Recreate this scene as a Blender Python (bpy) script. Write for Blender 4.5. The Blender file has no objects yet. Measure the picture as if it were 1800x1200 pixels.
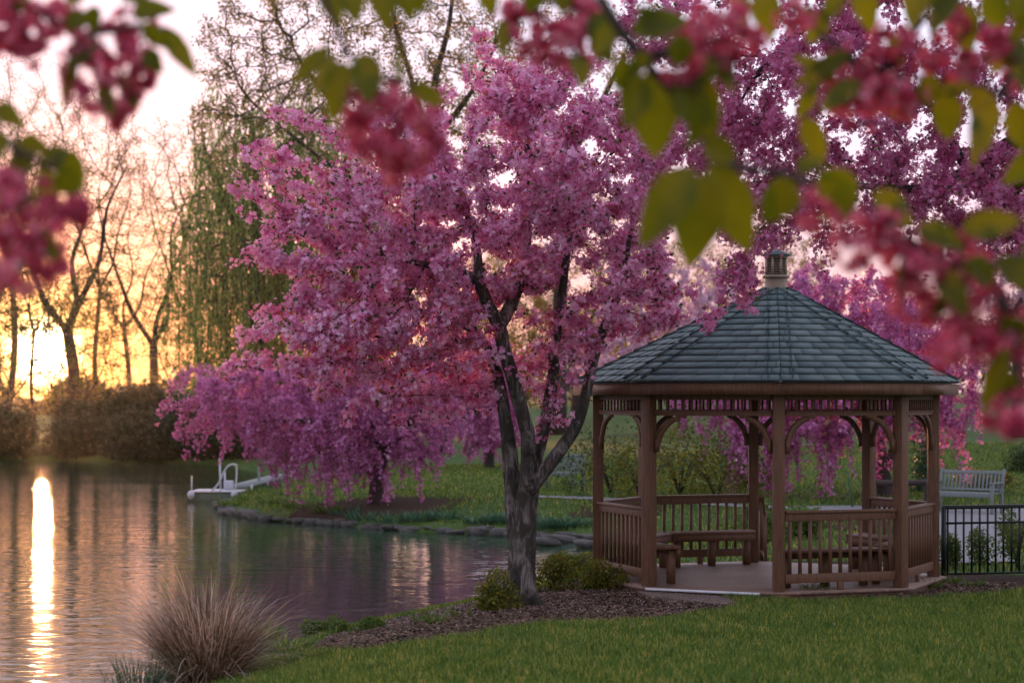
import bpy, math, random
import numpy as np
from mathutils import Vector, Matrix

R = math.radians
rng = np.random.default_rng(7)
random.seed(7)
scn = bpy.context.scene
COL = scn.collection

# ------------------------------------------------------------------ camera
EYE = 3.0            # camera height above the pond surface
F = 3500.0           # focal length in photo pixels (photo 1800 wide)
HOR = 700.0          # horizon row in the photo
cam = bpy.data.cameras.new('camera')
cam.sensor_width = 36.0
cam.lens = 36.0 * F / 1800.0
cam.shift_y = (HOR - 600.0) / 1800.0
cam.clip_start = 0.1
cam.clip_end = 3000
cam.dof.use_dof = True
cam.dof.focus_distance = 24.6
cam.dof.aperture_fstop = 1.85
cam.dof.aperture_blades = 0
co = bpy.data.objects.new('camera', cam); COL.objects.link(co)
co.location = (0, 0, EYE); co.rotation_euler = (R(90), 0, 0)
scn.camera = co

# ------------------------------------------------------------------ sky and sun
SUN_AZ = math.atan((75 - 900) / F)          # to the left of straight ahead (+y)
SUN_EL = math.atan((HOR - 618) / F)
sdir = Vector((math.sin(SUN_AZ) * math.cos(SUN_EL), math.cos(SUN_AZ) * math.cos(SUN_EL), math.sin(SUN_EL)))
world = bpy.data.worlds.new('World'); scn.world = world
world.use_nodes = True
wt = world.node_tree; wt.nodes.clear()
def wn(t, **k):
    n = wt.nodes.new(t)
    for a, b in k.items(): setattr(n, a, b)
    return n
def wmath(op, a, b=None, clamp=False):
    n = wn('ShaderNodeMath', operation=op); n.use_clamp = clamp
    for i, v in enumerate((a, b)):
        if v is None: continue
        if isinstance(v, (int, float)): n.inputs[i].default_value = v
        else: wt.links.new(v, n.inputs[i])
    return n.outputs[0]
def wramp(fac, stops):
    n = wn('ShaderNodeValToRGB'); wt.links.new(fac, n.inputs[0])
    e = n.color_ramp.elements
    while len(e) < len(stops): e.new(0.5)
    for i, (p, c) in enumerate(stops): e[i].position = p; e[i].color = (*c, 1)
    return n.outputs[0]
def wscale(colr, s):
    n = wn('ShaderNodeVectorMath', operation='SCALE'); wt.links.new(colr, n.inputs[0])
    if isinstance(s, (int, float)): n.inputs['Scale'].default_value = s
    else: wt.links.new(s, n.inputs['Scale'])
    return n.outputs[0]
def wadd(a, b):
    n = wn('ShaderNodeVectorMath', operation='ADD'); wt.links.new(a, n.inputs[0]); wt.links.new(b, n.inputs[1]); return n.outputs[0]
tc = wn('ShaderNodeTexCoord')
sep = wn('ShaderNodeSeparateXYZ'); wt.links.new(tc.outputs['Generated'], sep.inputs[0])
dotn = wn('ShaderNodeVectorMath', operation='DOT_PRODUCT'); wt.links.new(tc.outputs['Generated'], dotn.inputs[0]); dotn.inputs[1].default_value = sdir
dot = wmath('MAXIMUM', dotn.outputs['Value'], 0.0)
el = sep.outputs['Z']
# after-sunset gradient: amber at the horizon, pink, then pale lavender high up; dimmer behind the camera
warm = wramp(el, [(0.0, (.86, .30, .07)), (0.04, (.84, .38, .20)), (0.075, (.74, .46, .46)), (0.11, (.72, .56, .68)), (0.17, (.70, .64, .84)), (1.0, (.5, .5, .7))])
west = wramp(el, [(0.0, (.66, .46, .46)), (0.035, (.76, .50, .50)), (0.07, (.76, .54, .62)), (0.11, (.76, .62, .78)), (0.17, (.76, .73, .95)), (0.45, (.85, .86, 1.02)), (1.0, (.56, .60, .76))])
wmx = wn('ShaderNodeMix', data_type='RGBA'); wt.links.new(wmath('POWER', dot, 60), wmx.inputs[0]); wt.links.new(west, wmx.inputs[6]); wt.links.new(warm, wmx.inputs[7]); west = wmx.outputs[2]
east = wramp(el, [(0.0, (.48, .44, .46)), (0.2, (.62, .58, .66)), (0.5, (.58, .60, .74)), (1.0, (.56, .60, .76))])
side = wmath('MULTIPLY_ADD', dotn.outputs['Value'], 0.75); 
side_n = side.node; side_n.inputs[2].default_value = 0.35; side_n.use_clamp = True
mixn = wn('ShaderNodeMix', data_type='RGBA'); wt.links.new(side, mixn.inputs[0]); wt.links.new(east, mixn.inputs[6]); wt.links.new(west, mixn.inputs[7])
def lobe(power, c, k):
    p = wmath('POWER', dot, power)
    cc = wn('ShaderNodeCombineXYZ')
    for i in range(3): cc.inputs[i].default_value = c[i]
    return wscale(cc.outputs[0], wmath('MULTIPLY', p, k))
sky = wn('ShaderNodeTexSky', sky_type='NISHITA'); sky.sun_disc = False
sky.sun_elevation = SUN_EL; sky.sun_rotation = SUN_AZ
sky.air_density = 1.4; sky.dust_density = 2.5
tot = wadd(wscale(sky.outputs[0], 0.03), mixn.outputs[2])
tot = wadd(tot, lobe(260, (1.0, .30, .03), .55))
tot = wadd(tot, lobe(60, (1.0, .34, .10), .25))
tot = wadd(tot, lobe(1400, (1.0, .42, .05), 1.6))
tot = wadd(tot, lobe(7000, (1.0, .66, .2), 6))
tot = wadd(tot, lobe(30000, (1.0, .82, .5), 90))
bgn = wn('ShaderNodeBackground'); wt.links.new(tot, bgn.inputs[0]); bgn.inputs[1].default_value = 1.0
wo = wn('ShaderNodeOutputWorld'); wt.links.new(bgn.outputs[0], wo.inputs[0])
sl = bpy.data.lights.new('sun', 'SUN'); sl.energy = 5.0; sl.color = (1.0, .42, .16); sl.angle = R(0.6)
so = bpy.data.objects.new('sun', sl); COL.objects.link(so)
so.rotation_euler = (-sdir).to_track_quat('-Z', 'Y').to_euler()

vs = scn.view_settings
scn.display_settings.display_device = 'sRGB'
vs.view_transform = 'Standard'; vs.look = 'None'; vs.gamma = 1.0; vs.exposure = 0.45; vs.use_curve_mapping = False
scn.render.engine = 'CYCLES'
cy = scn.cycles
cy.use_denoising = True
cy.max_bounces = 7; cy.diffuse_bounces = 4; cy.glossy_bounces = 3; cy.transmission_bounces = 4; cy.transparent_max_bounces = 4
cy.volume_bounces = 0
cy.sample_clamp_indirect = 6.0
cy.use_adaptive_sampling = True; cy.adaptive_threshold = 0.01

# ------------------------------------------------------------------ helpers
def tag(o, label=None, cat=None, group=None, kind=None):
    if label: o['label'] = label
    if cat: o['category'] = cat
    if group: o['group'] = group
    if kind: o['kind'] = kind
    return o
def empty(name, loc, label, cat, group=None, rz=0):
    o = bpy.data.objects.new(name, None); COL.objects.link(o)
    o.location = loc; o.rotation_euler = (0, 0, rz); o.empty_display_size = .2
    return tag(o, label, cat, group)
def adopt(o, parent):
    o.parent = parent
    return o

class MB:
    def __init__(s): s.v = []; s.f = []; s.n = 0
    def add(s, v, faces):
        """faces: list of (k,4) or (k,3) int arrays"""
        v = np.asarray(v, dtype=np.float32).reshape(-1, 3)
        for fa in (faces if isinstance(faces, (list, tuple)) else [faces]):
            fa = np.asarray(fa, dtype=np.int64)
            if fa.size: s.f.append(fa + s.n)
        s.v.append(v); s.n += len(v)
        return s
    def box(s, c, size, rz=0.0, m=None):
        x, y, z = [q / 2 for q in size]
        v = np.array([(a, b, d) for d in (-z, z) for b in (-y, y) for a in (-x, x)])
        if m is not None: v = v @ np.array(m)[:3, :3].T
        if rz:
            cs, sn = math.cos(rz), math.sin(rz)
            v = np.stack([v[:, 0] * cs - v[:, 1] * sn, v[:, 0] * sn + v[:, 1] * cs, v[:, 2]], 1)
        s.add(v + np.array(c), np.array([(0, 2, 3, 1), (4, 5, 7, 6), (0, 1, 5, 4), (2, 6, 7, 3), (0, 4, 6, 2), (1, 3, 7, 5)]))
        return s
    def beam(s, a, b, w, h, up=(0, 0, 1), ext=0.0):
        """box from a to b, w across, h along up"""
        a, b = Vector(a), Vector(b); d = (b - a); L = d.length; d.normalize()
        up = Vector(up); sx = d.cross(up)
        if sx.length < 1e-5: sx = Vector((1, 0, 0))
        sx.normalize(); uz = sx.cross(d)
        m = Matrix((sx, d, uz)).transposed()
        return s.box((a + b) / 2, (w, L + 2 * ext, h), m=m)
    def tube(s, pts, rad, sides=8, cap=True, noise=0.0):
        pts = np.asarray(pts, float); n = len(pts)
        rad = np.broadcast_to(np.asarray(rad, float), (n,))
        t = np.zeros_like(pts); t[1:-1] = pts[2:] - pts[:-2]; t[0] = pts[1] - pts[0]; t[-1] = pts[-1] - pts[-2]
        t /= np.maximum(np.linalg.norm(t, axis=1, keepdims=True), 1e-9)
        u = np.cross(t[0], (0.3, 0.9, 0.1) if abs(t[0][2]) > .6 else (0, 0, 1.0)); u /= np.linalg.norm(u)
        ang = np.arange(sides) * 2 * math.pi / sides
        ca, sa = np.cos(ang)[:, None], np.sin(ang)[:, None]
        V = np.empty((n, sides, 3))
        for i in range(n):
            u = u - t[i] * u.dot(t[i]); u /= max(np.linalg.norm(u), 1e-9)
            w = np.array((t[i][1] * u[2] - t[i][2] * u[1], t[i][2] * u[0] - t[i][0] * u[2], t[i][0] * u[1] - t[i][1] * u[0]))
            rr = rad[i]
            if noise: rr = rr * (1 + noise * (np.sin(ang * 3 + i * .35 + 1) * .5 + np.sin(ang * 5 - i * .6) * .35 + rng.normal(0, .3, sides)))[:, None]
            V[i] = pts[i] + rr * (ca * u + sa * w)
        i = np.arange(n - 1)[:, None]; j = np.arange(sides)[None, :]; k = (j + 1) % sides
        q = np.stack([i * sides + j, i * sides + k, (i + 1) * sides + k, (i + 1) * sides + j], -1).reshape(-1, 4)
        V = V.reshape(-1, 3)
        if cap and sides > 3:
            V = np.vstack([V, pts[0], pts[-1]])
            jj = np.arange(sides); kk = (jj + 1) % sides
            c0, c1 = n * sides, n * sides + 1
            s.add(V, [q, np.stack([np.full(sides, c0), kk, jj], 1), np.stack([np.full(sides, c1), (n - 1) * sides + jj, (n - 1) * sides + kk], 1)])
        else: s.add(V, q)
        return s
    def ring(s, profile, sides, c=(0, 0, 0), rot=0.0):
        """lathe: profile list of (r,z)"""
        ang = rot + np.arange(sides) * 2 * math.pi / sides
        V = np.array([[(c[0] + r * math.cos(a), c[1] + r * math.sin(a), c[2] + z) for a in ang] for r, z in profile]).reshape(-1, 3)
        n = len(profile); i = np.arange(n - 1)[:, None]; j = np.arange(sides)[None, :]; k = (j + 1) % sides
        q = np.stack([i * sides + j, i * sides + k, (i + 1) * sides + k, (i + 1) * sides + j], -1).reshape(-1, 4)
        s.add(V, q); return s
    def poly_prism(s, poly, z0, z1):
        n = len(poly); P = np.array(poly, float)
        V = np.vstack([np.c_[P, np.full(n, z0)], np.c_[P, np.full(n, z1)], [[*P.mean(0), z0]], [[*P.mean(0), z1]]])
        j = np.arange(n); k = (j + 1) % n
        s.add(V, [np.stack([j, k, k + n, j + n], 1), np.stack([k, j, np.full(n, 2 * n)], 1), np.stack([j + n, k + n, np.full(n, 2 * n + 1)], 1)])
        return s
    def scatter(s, tv, tf, pos, nrm, scale, spin=None, squash=None):
        """copies of a template (z up = nrm)"""
        pos = np.asarray(pos, float); N = len(pos)
        if N == 0: return s
        nrm = np.asarray(nrm, float); nrm = nrm / np.maximum(np.linalg.norm(nrm, axis=1, keepdims=True), 1e-9)
        ref = np.where(np.abs(nrm[:, 2:3]) > .9, np.array([[1., 0, 0]]), np.array([[0, 0, 1.]]))
        a = np.cross(ref, nrm); a /= np.linalg.norm(a, axis=1, keepdims=True); b = np.cross(nrm, a)
        if spin is None: spin = rng.uniform(0, 6.283, N)
        cs, sn = np.cos(spin)[:, None], np.sin(spin)[:, None]
        a, b = a * cs + b * sn, b * cs - a * sn
        sc = np.broadcast_to(np.asarray(scale, float), (N,))[:, None, None]
        tv = np.asarray(tv, float)
        V = pos[:, None, :] + sc * (tv[None, :, 0:1] * a[:, None, :] + tv[None, :, 1:2] * b[:, None, :] + tv[None, :, 2:3] * nrm[:, None, :])
        T = len(tv); off = (np.arange(N) * T)[:, None, None]
        fs = []
        for fa in tf:
            fa = np.asarray(fa); fs.append((fa[None] + off).reshape(-1, fa.shape[1]))
        s.add(V.reshape(-1, 3), fs); return s
    def build(s, name, mat, parent=None, smooth=False, loc=None, bevel=0):
        me = bpy.data.meshes.new(name)
        V = np.concatenate(s.v).astype(np.float32)
        if parent is not None and loc is None:
            V = V - np.array(world_loc(parent), dtype=np.float32)
            rz = parent.rotation_euler[2]
            if rz:
                cs, sn = math.cos(-rz), math.sin(-rz)
                V = np.stack([V[:, 0] * cs - V[:, 1] * sn, V[:, 0] * sn + V[:, 1] * cs, V[:, 2]], 1).astype(np.float32)
        elif loc is not None and parent is None:
            V = V - np.array(loc, dtype=np.float32)
        me.vertices.add(len(V)); me.vertices.foreach_set('co', V.ravel())
        li = np.concatenate([f.ravel() for f in s.f]).astype(np.int32)
        tot_ = np.concatenate([np.full(len(f), f.shape[1], dtype=np.int32) for f in s.f])
        st = np.concatenate([[0], np.cumsum(tot_)[:-1]]).astype(np.int32)
        me.loops.add(len(li)); me.loops.foreach_set('vertex_index', li)
        me.polygons.add(len(tot_)); me.polygons.foreach_set('loop_start', st); me.polygons.foreach_set('loop_total', tot_)
        if smooth: me.polygons.foreach_set('use_smooth', np.ones(len(tot_), dtype=bool))
        me.update(calc_edges=True); me.validate()
        me.materials.append(mat)
        o = bpy.data.objects.new(name, me); COL.objects.link(o)
        if parent is not None: o.parent = parent
        elif loc is not None: o.location = loc
        if bevel:
            b = o.modifiers.new('bevel', 'BEVEL'); b.width = bevel; b.segments = 2; b.limit_method = 'ANGLE'
        return o
def world_loc(o):
    l = Vector((0, 0, 0))
    while o is not None: l = l + Vector(o.location); o = o.parent
    return l

def copy_tree(o, parent=None):
    c = o.copy(); COL.objects.link(c); c.parent = parent
    for ch in list(o.children): copy_tree(ch, c)
    return c

# ------------------------------------------------------------------ materials
def new_mat(name):
    m = bpy.data.materials.new(name); m.use_nodes = True; nt = m.node_tree; nt.nodes.clear()
    out = nt.nodes.new('ShaderNodeOutputMaterial')
    return m, nt, out
def N(nt, t, **k):
    n = nt.nodes.new(t)
    for a, b in k.items(): setattr(n, a, b)
    return n
def ramp(nt, fac, stops):
    n = N(nt, 'ShaderNodeValToRGB'); nt.links.new(fac, n.inputs[0]); e = n.color_ramp.elements
    while len(e) < len(stops): e.new(.5)
    for i, (p, c) in enumerate(stops): e[i].position = p; e[i].color = (*c[:3], 1)
    return n.outputs[0]
def noise(nt, scale, detail=4, vec=None, rough=.55, out='Fac', dist=0.0):
    n = N(nt, 'ShaderNodeTexNoise'); n.inputs['Scale'].default_value = scale; n.inputs['Detail'].default_value = detail
    n.inputs['Roughness'].default_value = rough; n.inputs['Distortion'].default_value = dist
    if vec is not None: nt.links.new(vec, n.inputs['Vector'])
    return n.outputs[out]
def objco(nt, sc=(1, 1, 1), world_space=False):
    if world_space: src = N(nt, 'ShaderNodeNewGeometry').outputs['Position']
    else: src = N(nt, 'ShaderNodeTexCoord').outputs['Object']
    m = N(nt, 'ShaderNodeMapping'); m.inputs['Scale'].default_value = sc; nt.links.new(src, m.inputs[0]); return m.outputs[0]
def mixc(nt, fac, a, b, mode='MIX'):
    n = N(nt, 'ShaderNodeMix', data_type='RGBA', blend_type=mode)
    for sock, v in ((0, fac), (6, a), (7, b)):
        if isinstance(v, (int, float)): n.inputs[sock].default_value = v
        elif isinstance(v, tuple): n.inputs[sock].default_value = (*v[:3], 1)
        else: nt.links.new(v, n.inputs[sock])
    return n.outputs[2]
def bump(nt, h, strength=.3, dist=.02):
    b = N(nt, 'ShaderNodeBump'); b.inputs['Strength'].default_value = strength; b.inputs['Distance'].default_value = dist
    nt.links.new(h, b.inputs['Height']); return b.outputs[0]
def principled(nt, out, colr, rough=.6, nrm=None, **k):
    p = N(nt, 'ShaderNodeBsdfPrincipled')
    if isinstance(colr, tuple): p.inputs['Base Color'].default_value = (*colr[:3], 1)
    else: nt.links.new(colr, p.inputs['Base Color'])
    if isinstance(rough, (int, float)): p.inputs['Roughness'].default_value = rough
    else: nt.links.new(rough, p.inputs['Roughness'])
    if nrm is not None: nt.links.new(nrm, p.inputs['Normal'])
    for a, b in k.items(): p.inputs[a].default_value = b
    nt.links.new(p.outputs[0], out.inputs[0]); return p

def leaf_mat(name, cols, trans=.45, tcol=None, clump=1.2, rough=.5, wi=.75, wn_=.9):
    """thin leaves or petals: colour varies per piece and in clumps, light passes through"""
    m, nt, out = new_mat(name)
    ri = N(nt, 'ShaderNodeNewGeometry').outputs['Random Per Island']
    n1 = noise(nt, clump, 3, objco(nt))
    a = N(nt, 'ShaderNodeMath', operation='MULTIPLY_ADD'); nt.links.new(ri, a.inputs[0]); a.inputs[1].default_value = wi
    b = N(nt, 'ShaderNodeMath', operation='MULTIPLY_ADD'); nt.links.new(n1, b.inputs[0]); b.inputs[1].default_value = wn_; b.inputs[2].default_value = .5 - wn_ * .5 - wi * .5
    nt.links.new(b.outputs[0], a.inputs[2])
    c = ramp(nt, a.outputs[0], [(i / (len(cols) - 1), q) for i, q in enumerate(cols)])
    p = N(nt, 'ShaderNodeBsdfPrincipled'); nt.links.new(c, p.inputs['Base Color']); p.inputs['Roughness'].default_value = rough
    p.inputs['Specular IOR Level'].default_value = .3
    t = N(nt, 'ShaderNodeBsdfTranslucent')
    if tcol: nt.links.new(mixc(nt, 1.0, c, tcol, 'MULTIPLY'), t.inputs[0])
    else: nt.links.new(c, t.inputs[0])
    mx = N(nt, 'ShaderNodeMixShader'); mx.inputs[0].default_value = trans
    nt.links.new(p.outputs[0], mx.inputs[1]); nt.links.new(t.outputs[0], mx.inputs[2]); nt.links.new(mx.outputs[0], out.inputs[0])
    return m

def solid(name, c, rough=.6, var=.25, scale=6, bstr=.15, bdist=.01, sc=(1, 1, 1), **k):
    m, nt, out = new_mat(name)
    v = objco(nt, sc)
    n1 = noise(nt, scale, 5, v)
    colr = ramp(nt, n1, [(.25, tuple(q * (1 - var) for q in c)), (.75, tuple(min(1, q * (1 + var)) for q in c))])
    n2 = noise(nt, scale * 7, 4, v)
    principled(nt, out, colr, rough, bump(nt, n2, bstr, bdist), **k)
    return m

M = {}
M['petal'] = leaf_mat('crabapple_petals', [(.42, .04, .14), (.70, .18, .42), (.84, .42, .72), (.93, .64, .93), (.97, .85, 1.0)], .42, (1.0, .64, .64), clump=4.5, wi=.5, wn_=1.7)  # clump tones: bud and open-flower colour, plus painted lit and shaded clusters
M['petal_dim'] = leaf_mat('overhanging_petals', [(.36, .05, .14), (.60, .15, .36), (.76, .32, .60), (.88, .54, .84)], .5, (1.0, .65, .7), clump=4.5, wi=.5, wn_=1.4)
M['petal_far'] = leaf_mat('weeping_petals', [(.34, .06, .18), (.54, .15, .38), (.70, .29, .58), (.84, .48, .80)], .42, (1.0, .7, .8), clump=1.6, wi=.6, wn_=1.3)
M['petal_pale'] = leaf_mat('pale_petals', [(.62, .36, .50), (.75, .5, .66), (.82, .6, .75)], .45, clump=.4)
M['petal_red'] = leaf_mat('foreground_petals', [(.34, .015, .06), (.62, .06, .17), (.84, .24, .40), (.95, .60, .72)], .5, (1.0, .55, .55), clump=12, wi=.9, wn_=1.1)
M['leaf_young'] = leaf_mat('young_leaves', [(.14, .03, .012), (.40, .08, .02), (.30, .12, .02), (.08, .12, .02)], .5, (1.6, 1.1, .6))
M['leaf_green'] = leaf_mat('crabapple_leaves', [(.03, .055, .012), (.05, .09, .02), (.09, .12, .025)], .4, (1.4, 1.2, .6))
M['leaf_fg'] = leaf_mat('foreground_leaves', [(.035, .065, .006), (.10, .125, .008), (.22, .21, .012)], .65, (1.3, 1.15, .5), clump=5, rough=.38)
M['leaf_spring'] = leaf_mat('spring_leaves', [(.12, .12, .03), (.20, .19, .06), (.28, .22, .08)], .5, (1.2, 1, .7), clump=.3)
M['leaf_willow'] = leaf_mat('willow_leaves', [(.12, .20, .045), (.20, .30, .08), (.32, .42, .14)], .55, (.95, 1.15, .6), clump=.3)
M['leaf_dark'] = leaf_mat('far_bush_leaves', [(.025, .055, .012), (.055, .095, .02), (.10, .13, .03)], .35, clump=.4)
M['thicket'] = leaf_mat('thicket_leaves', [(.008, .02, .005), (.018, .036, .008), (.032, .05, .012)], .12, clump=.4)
M['leaf_shrub'] = leaf_mat('shrub_leaves', [(.045, .075, .012), (.13, .15, .02), (.30, .25, .03)], .4, (1.3, 1.1, .5), clump=5)
M['leaf_bright'] = leaf_mat('bright_shrub_leaves', [(.05, .10, .02), (.09, .16, .03), (.16, .20, .04)], .4, (1.3, 1.1, .5), clump=5)
M['blue_green'] = leaf_mat('iris_leaves', [(.03, .09, .05), (.05, .13, .07), (.07, .15, .07)], .35, clump=1)
M['grass'] = leaf_mat('grass_blades', [(.022, .06, .012), (.055, .125, .022), (.095, .185, .034), (.16, .25, .05), (.55, .44, .16)], .45, (1.3, 1.1, .5), clump=3.5, wi=.9, wn_=.7)  # golden end tone paints low sun onto some of the blades
M['straw'] = leaf_mat('straw_blades', [(.07, .05, .03), (.20, .14, .09), (.38, .28, .21), (.75, .60, .52)], .35, (1.2, .9, .7), clump=3, wi=1.0)
M['bark_far'] = solid('dark_bark', (.045, .032, .028), .9, .35, 3)
M['twig'] = solid('twig_bark', (.05, .032, .028), .85, .3, 12)
def bark():
    m, nt, out = new_mat('trunk_bark')
    v = objco(nt, (1, 1, .28))
    n1 = noise(nt, 9, 6, v, .65, dist=1.2); n2 = noise(nt, 38, 5, v, .7, dist=.6); n3 = noise(nt, 2.6, 3, objco(nt))
    c = ramp(nt, n1, [(.36, (.014, .011, .009)), (.49, (.095, .076, .068)), (.62, (.40, .34, .33))])
    c = mixc(nt, ramp(nt, n3, [(.45, (0, 0, 0)), (.62, (1, 1, 1))]), c, (.055, .05, .035), 'MIX')
    ad = N(nt, 'ShaderNodeMath', operation='ADD'); nt.links.new(n1, ad.inputs[0]); nt.links.new(n2, ad.inputs[1])
    principled(nt, out, c, .88, bump(nt, ad.outputs[0], 1.0, .09)); return m
M['bark'] = bark()
def wood(name, c, rough=.62, spec=.4):
    m, nt, out = new_mat(name)
    v = objco(nt, (1, 1, 1)); n1 = noise(nt, 2.2, 4, v); n2 = noise(nt, 45, 6, objco(nt, (1, 1, .08)), .6, dist=.5)
    c1 = ramp(nt, n1, [(.3, tuple(q * .72 for q in c)), (.7, tuple(q * 1.2 for q in c))])
    c2 = mixc(nt, .6, c1, ramp(nt, n2, [(.32, tuple(q * .38 for q in c)), (.68, tuple(q * 1.55 for q in c))]))
    principled(nt, out, c2, rough, bump(nt, n2, .25, .004)); return m
M['wood'] = wood('stained_wood', (.155, .071, .038))
M['wood_floor'] = wood('deck_boards', (.23, .135, .10), .5)
M['cupola'] = solid('tan_cupola_paint', (.30, .23, .17), .5, .12, 8)
def shingle():
    m, nt, out = new_mat('slate_shingles')
    ri = N(nt, 'ShaderNodeNewGeometry').outputs['Random Per Island']
    c = ramp(nt, ri, [(0, (.045, .078, .084)), (.5, (.078, .122, .126)), (1, (.125, .175, .175))])
    n = noise(nt, 90, 4, objco(nt)); c = mixc(nt, .4, c, ramp(nt, n, [(.3, (.04, .06, .07)), (.7, (.15, .2, .21))]))
    principled(nt, out, c, .75, bump(nt, n, .5, .006)); return m
M['shingle'] = shingle()
M['black_metal'] = solid('black_metal', (.012, .016, .017), .45, .2, 10, **{'Metallic': .3})
M['bench'] = solid('weathered_bench_paint', (.155, .18, .185), .55, .15, 9)
M['white'] = solid('white_plastic', (.45, .46, .52), .4, .06, 5)
M['dock'] = solid('dock_side', (.10, .13, .09), .6, .2, 5)
M['galv'] = solid('threshold_metal', (.75, .78, .85), .35, .1, 9)
M['stone'] = solid('shore_stone', (.085, .078, .074), .85, .45, 2.5, .6, .05)
M['pebble'] = solid('pale_pebbles', (.30, .27, .27), .8, .35, 6, .4, .02)

def lawn_mat():
    m, nt, out = new_mat('lawn_ground')
    v = objco(nt, (1, 1, 1), True)
    n1 = noise(nt, .35, 4, v); n2 = noise(nt, 9, 6, v, .7)
    c = ramp(nt, n1, [(.3, (.035, .075, .015)), (.55, (.06, .115, .022)), (.75, (.095, .14, .03))])
    c = mixc(nt, .45, c, ramp(nt, n2, [(.3, (.02, .035, .01)), (.7, (.09, .14, .035))]))
    principled(nt, out, c, .9, bump(nt, n2, .8, .06), **{'Specular IOR Level': .15}); return m
M['lawn'] = lawn_mat()
def mulch_mat():
    m, nt, out = new_mat('mulch_ground')
    v = objco(nt, (1, 2.2, 1), True)
    n1 = noise(nt, 30, 6, v, .75); n2 = noise(nt, 2, 3, v)
    c = ramp(nt, n1, [(.3, (.014, .008, .005)), (.55, (.065, .038, .025)), (.75, (.15, .09, .062))])
    c = mixc(nt, ramp(nt, n2, [(.4, (0, 0, 0)), (.7, (.5, .5, .5))]), c, (.05, .03, .022))
    principled(nt, out, c, .95, bump(nt, n1, 1.0, .04), **{'Specular IOR Level': .15}); return m
M['mulch'] = mulch_mat()
M['chip'] = leaf_mat('mulch_chips', [(.02, .012, .007), (.07, .04, .025), (.14, .085, .055), (.28, .19, .14)], .0, clump=2, rough=.9)
M['concrete'] = solid('path_concrete', (.19, .185, .20), .85, .12, 3, .2, .01)
def water_mat():
    m, nt, out = new_mat('pond_water')
    v = objco(nt, (.42, 1.0, 1), True)
    n1 = noise(nt, 2.3, 3, v, .5); n2 = noise(nt, 6.5, 2, objco(nt, (.35, 1, 1), True), .5); n3 = noise(nt, .18, 2, objco(nt, (.5, 1, 1), True))
    k = N(nt, 'ShaderNodeMath', operation='MULTIPLY_ADD'); nt.links.new(n2, k.inputs[0]); k.inputs[1].default_value = .22; nt.links.new(n1, k.inputs[2])
    st = N(nt, 'ShaderNodeMath', operation='MULTIPLY_ADD'); nt.links.new(n3, st.inputs[0]); st.inputs[1].default_value = 1.0; st.inputs[2].default_value = -.1; st.use_clamp = True
    b = N(nt, 'ShaderNodeBump'); b.inputs['Distance'].default_value = .05; nt.links.new(k.outputs[0], b.inputs['Height']); nt.links.new(st.outputs[0], b.inputs['Strength'])
    principled(nt, out, (.02, .055, .028), .04, b.outputs[0], IOR=1.33); return m
M['water'] = water_mat()

# ------------------------------------------------------------------ terrain
POND = np.array([(-3.1, 20.6), (-2.75, 22.6), (-2.1, 24.9), (-1.2, 27.0), (-.3, 29.2), (.7, 32), (1.6, 36), (2.6, 39.5), (2.9, 41.5), (1.6, 42.3), (-.25, 43.6), (-2.6, 45.4),
                 (-5.9, 48.8), (-7.2, 51.6), (-8.05, 55.2), (-8.0, 59), (-7.4, 64), (-8.2, 72), (-10.5, 82), (-13.5, 91), (-22, 96), (-35, 97.5), (-70, 98.5), (-120, 90),
                 (-110, 10), (-60, -30), (-18, -28), (-12, 0), (-7, 9), (-4.6, 15.5), (-3.55, 18.8)], float)
def sdist(x, y, poly=POND):
    """positive outside the polygon"""
    x = np.asarray(x, float); y = np.asarray(y, float)
    best = np.full(x.shape, 1e9); ins = np.zeros(x.shape, bool)
    for i in range(len(poly)):
        ax, ay = poly[i]; bx, by = poly[(i + 1) % len(poly)]
        dx, dy = bx - ax, by - ay
        t = np.clip(((x - ax) * dx + (y - ay) * dy) / (dx * dx + dy * dy), 0, 1)
        best = np.minimum(best, np.hypot(x - ax - t * dx, y - ay - t * dy))
        c = ((ay > y) != (by > y)) & (x < (bx - ax) * (y - ay) / ((by - ay) if by != ay else 1e-9) + ax)
        ins ^= c
    return np.where(ins, -best, best)
def sst(a, b, x):
    t = np.clip((x - a) / (b - a), 0, 1); return t * t * (3 - 2 * t)
def wob(x, y):
    return .5 * np.sin(x * .9 + y * .4) + .3 * np.sin(x * 2.1 - y * 1.7 + 1) + .2 * np.sin(x * 3.3 + y * 4.1)
def H(x, y):
    x = np.asarray(x, float); y = np.asarray(y, float)
    d = sdist(x, y)
    near = .50 + .042 * np.maximum(24.0 - y, 0)
    near = np.where(y < -2, .5 + .042 * 26, near)
    far = .5 + np.clip(y - 45, 0, 45) * (.007 + .030 * sst(-3, 14, x)) + np.clip(y - 90, 0, 400) * .006
    base = np.where(y < 32, near, np.maximum(far, .5 - 0 * y)) + .03 * wob(x * .6, y * .6) * sst(.5, 3, d)
    bank = np.where(y < 34, .10 + .24 * d, .14 + .14 * d)
    land = np.minimum(base, bank + 0 * d)
    k = .12
    land = -k * np.log(np.exp(-base / k) + np.exp(-np.clip(bank, -5, 8) / k))
    lake = np.maximum(-1.2, .10 + 1.1 * d)
    return np.where(d > 0, land, np.minimum(land, lake))
def G(px, py):
    """the ground point seen at a photo pixel"""
    d = np.arange(12, 130, .05)
    x = (px - 900) * d / F; z = EYE - d * (py - HOR) / F
    h = np.maximum(H(x, d), 0)
    i = np.argmax(z <= h)
    return Vector((x[i], d[i], float(h[i])))
def P(px, py, d):
    return Vector(((px - 900) * d / F, d, EYE - d * (py - HOR) / F))
def ground(x, y): return float(H(np.array([x]), np.array([y]))[0])

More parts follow.
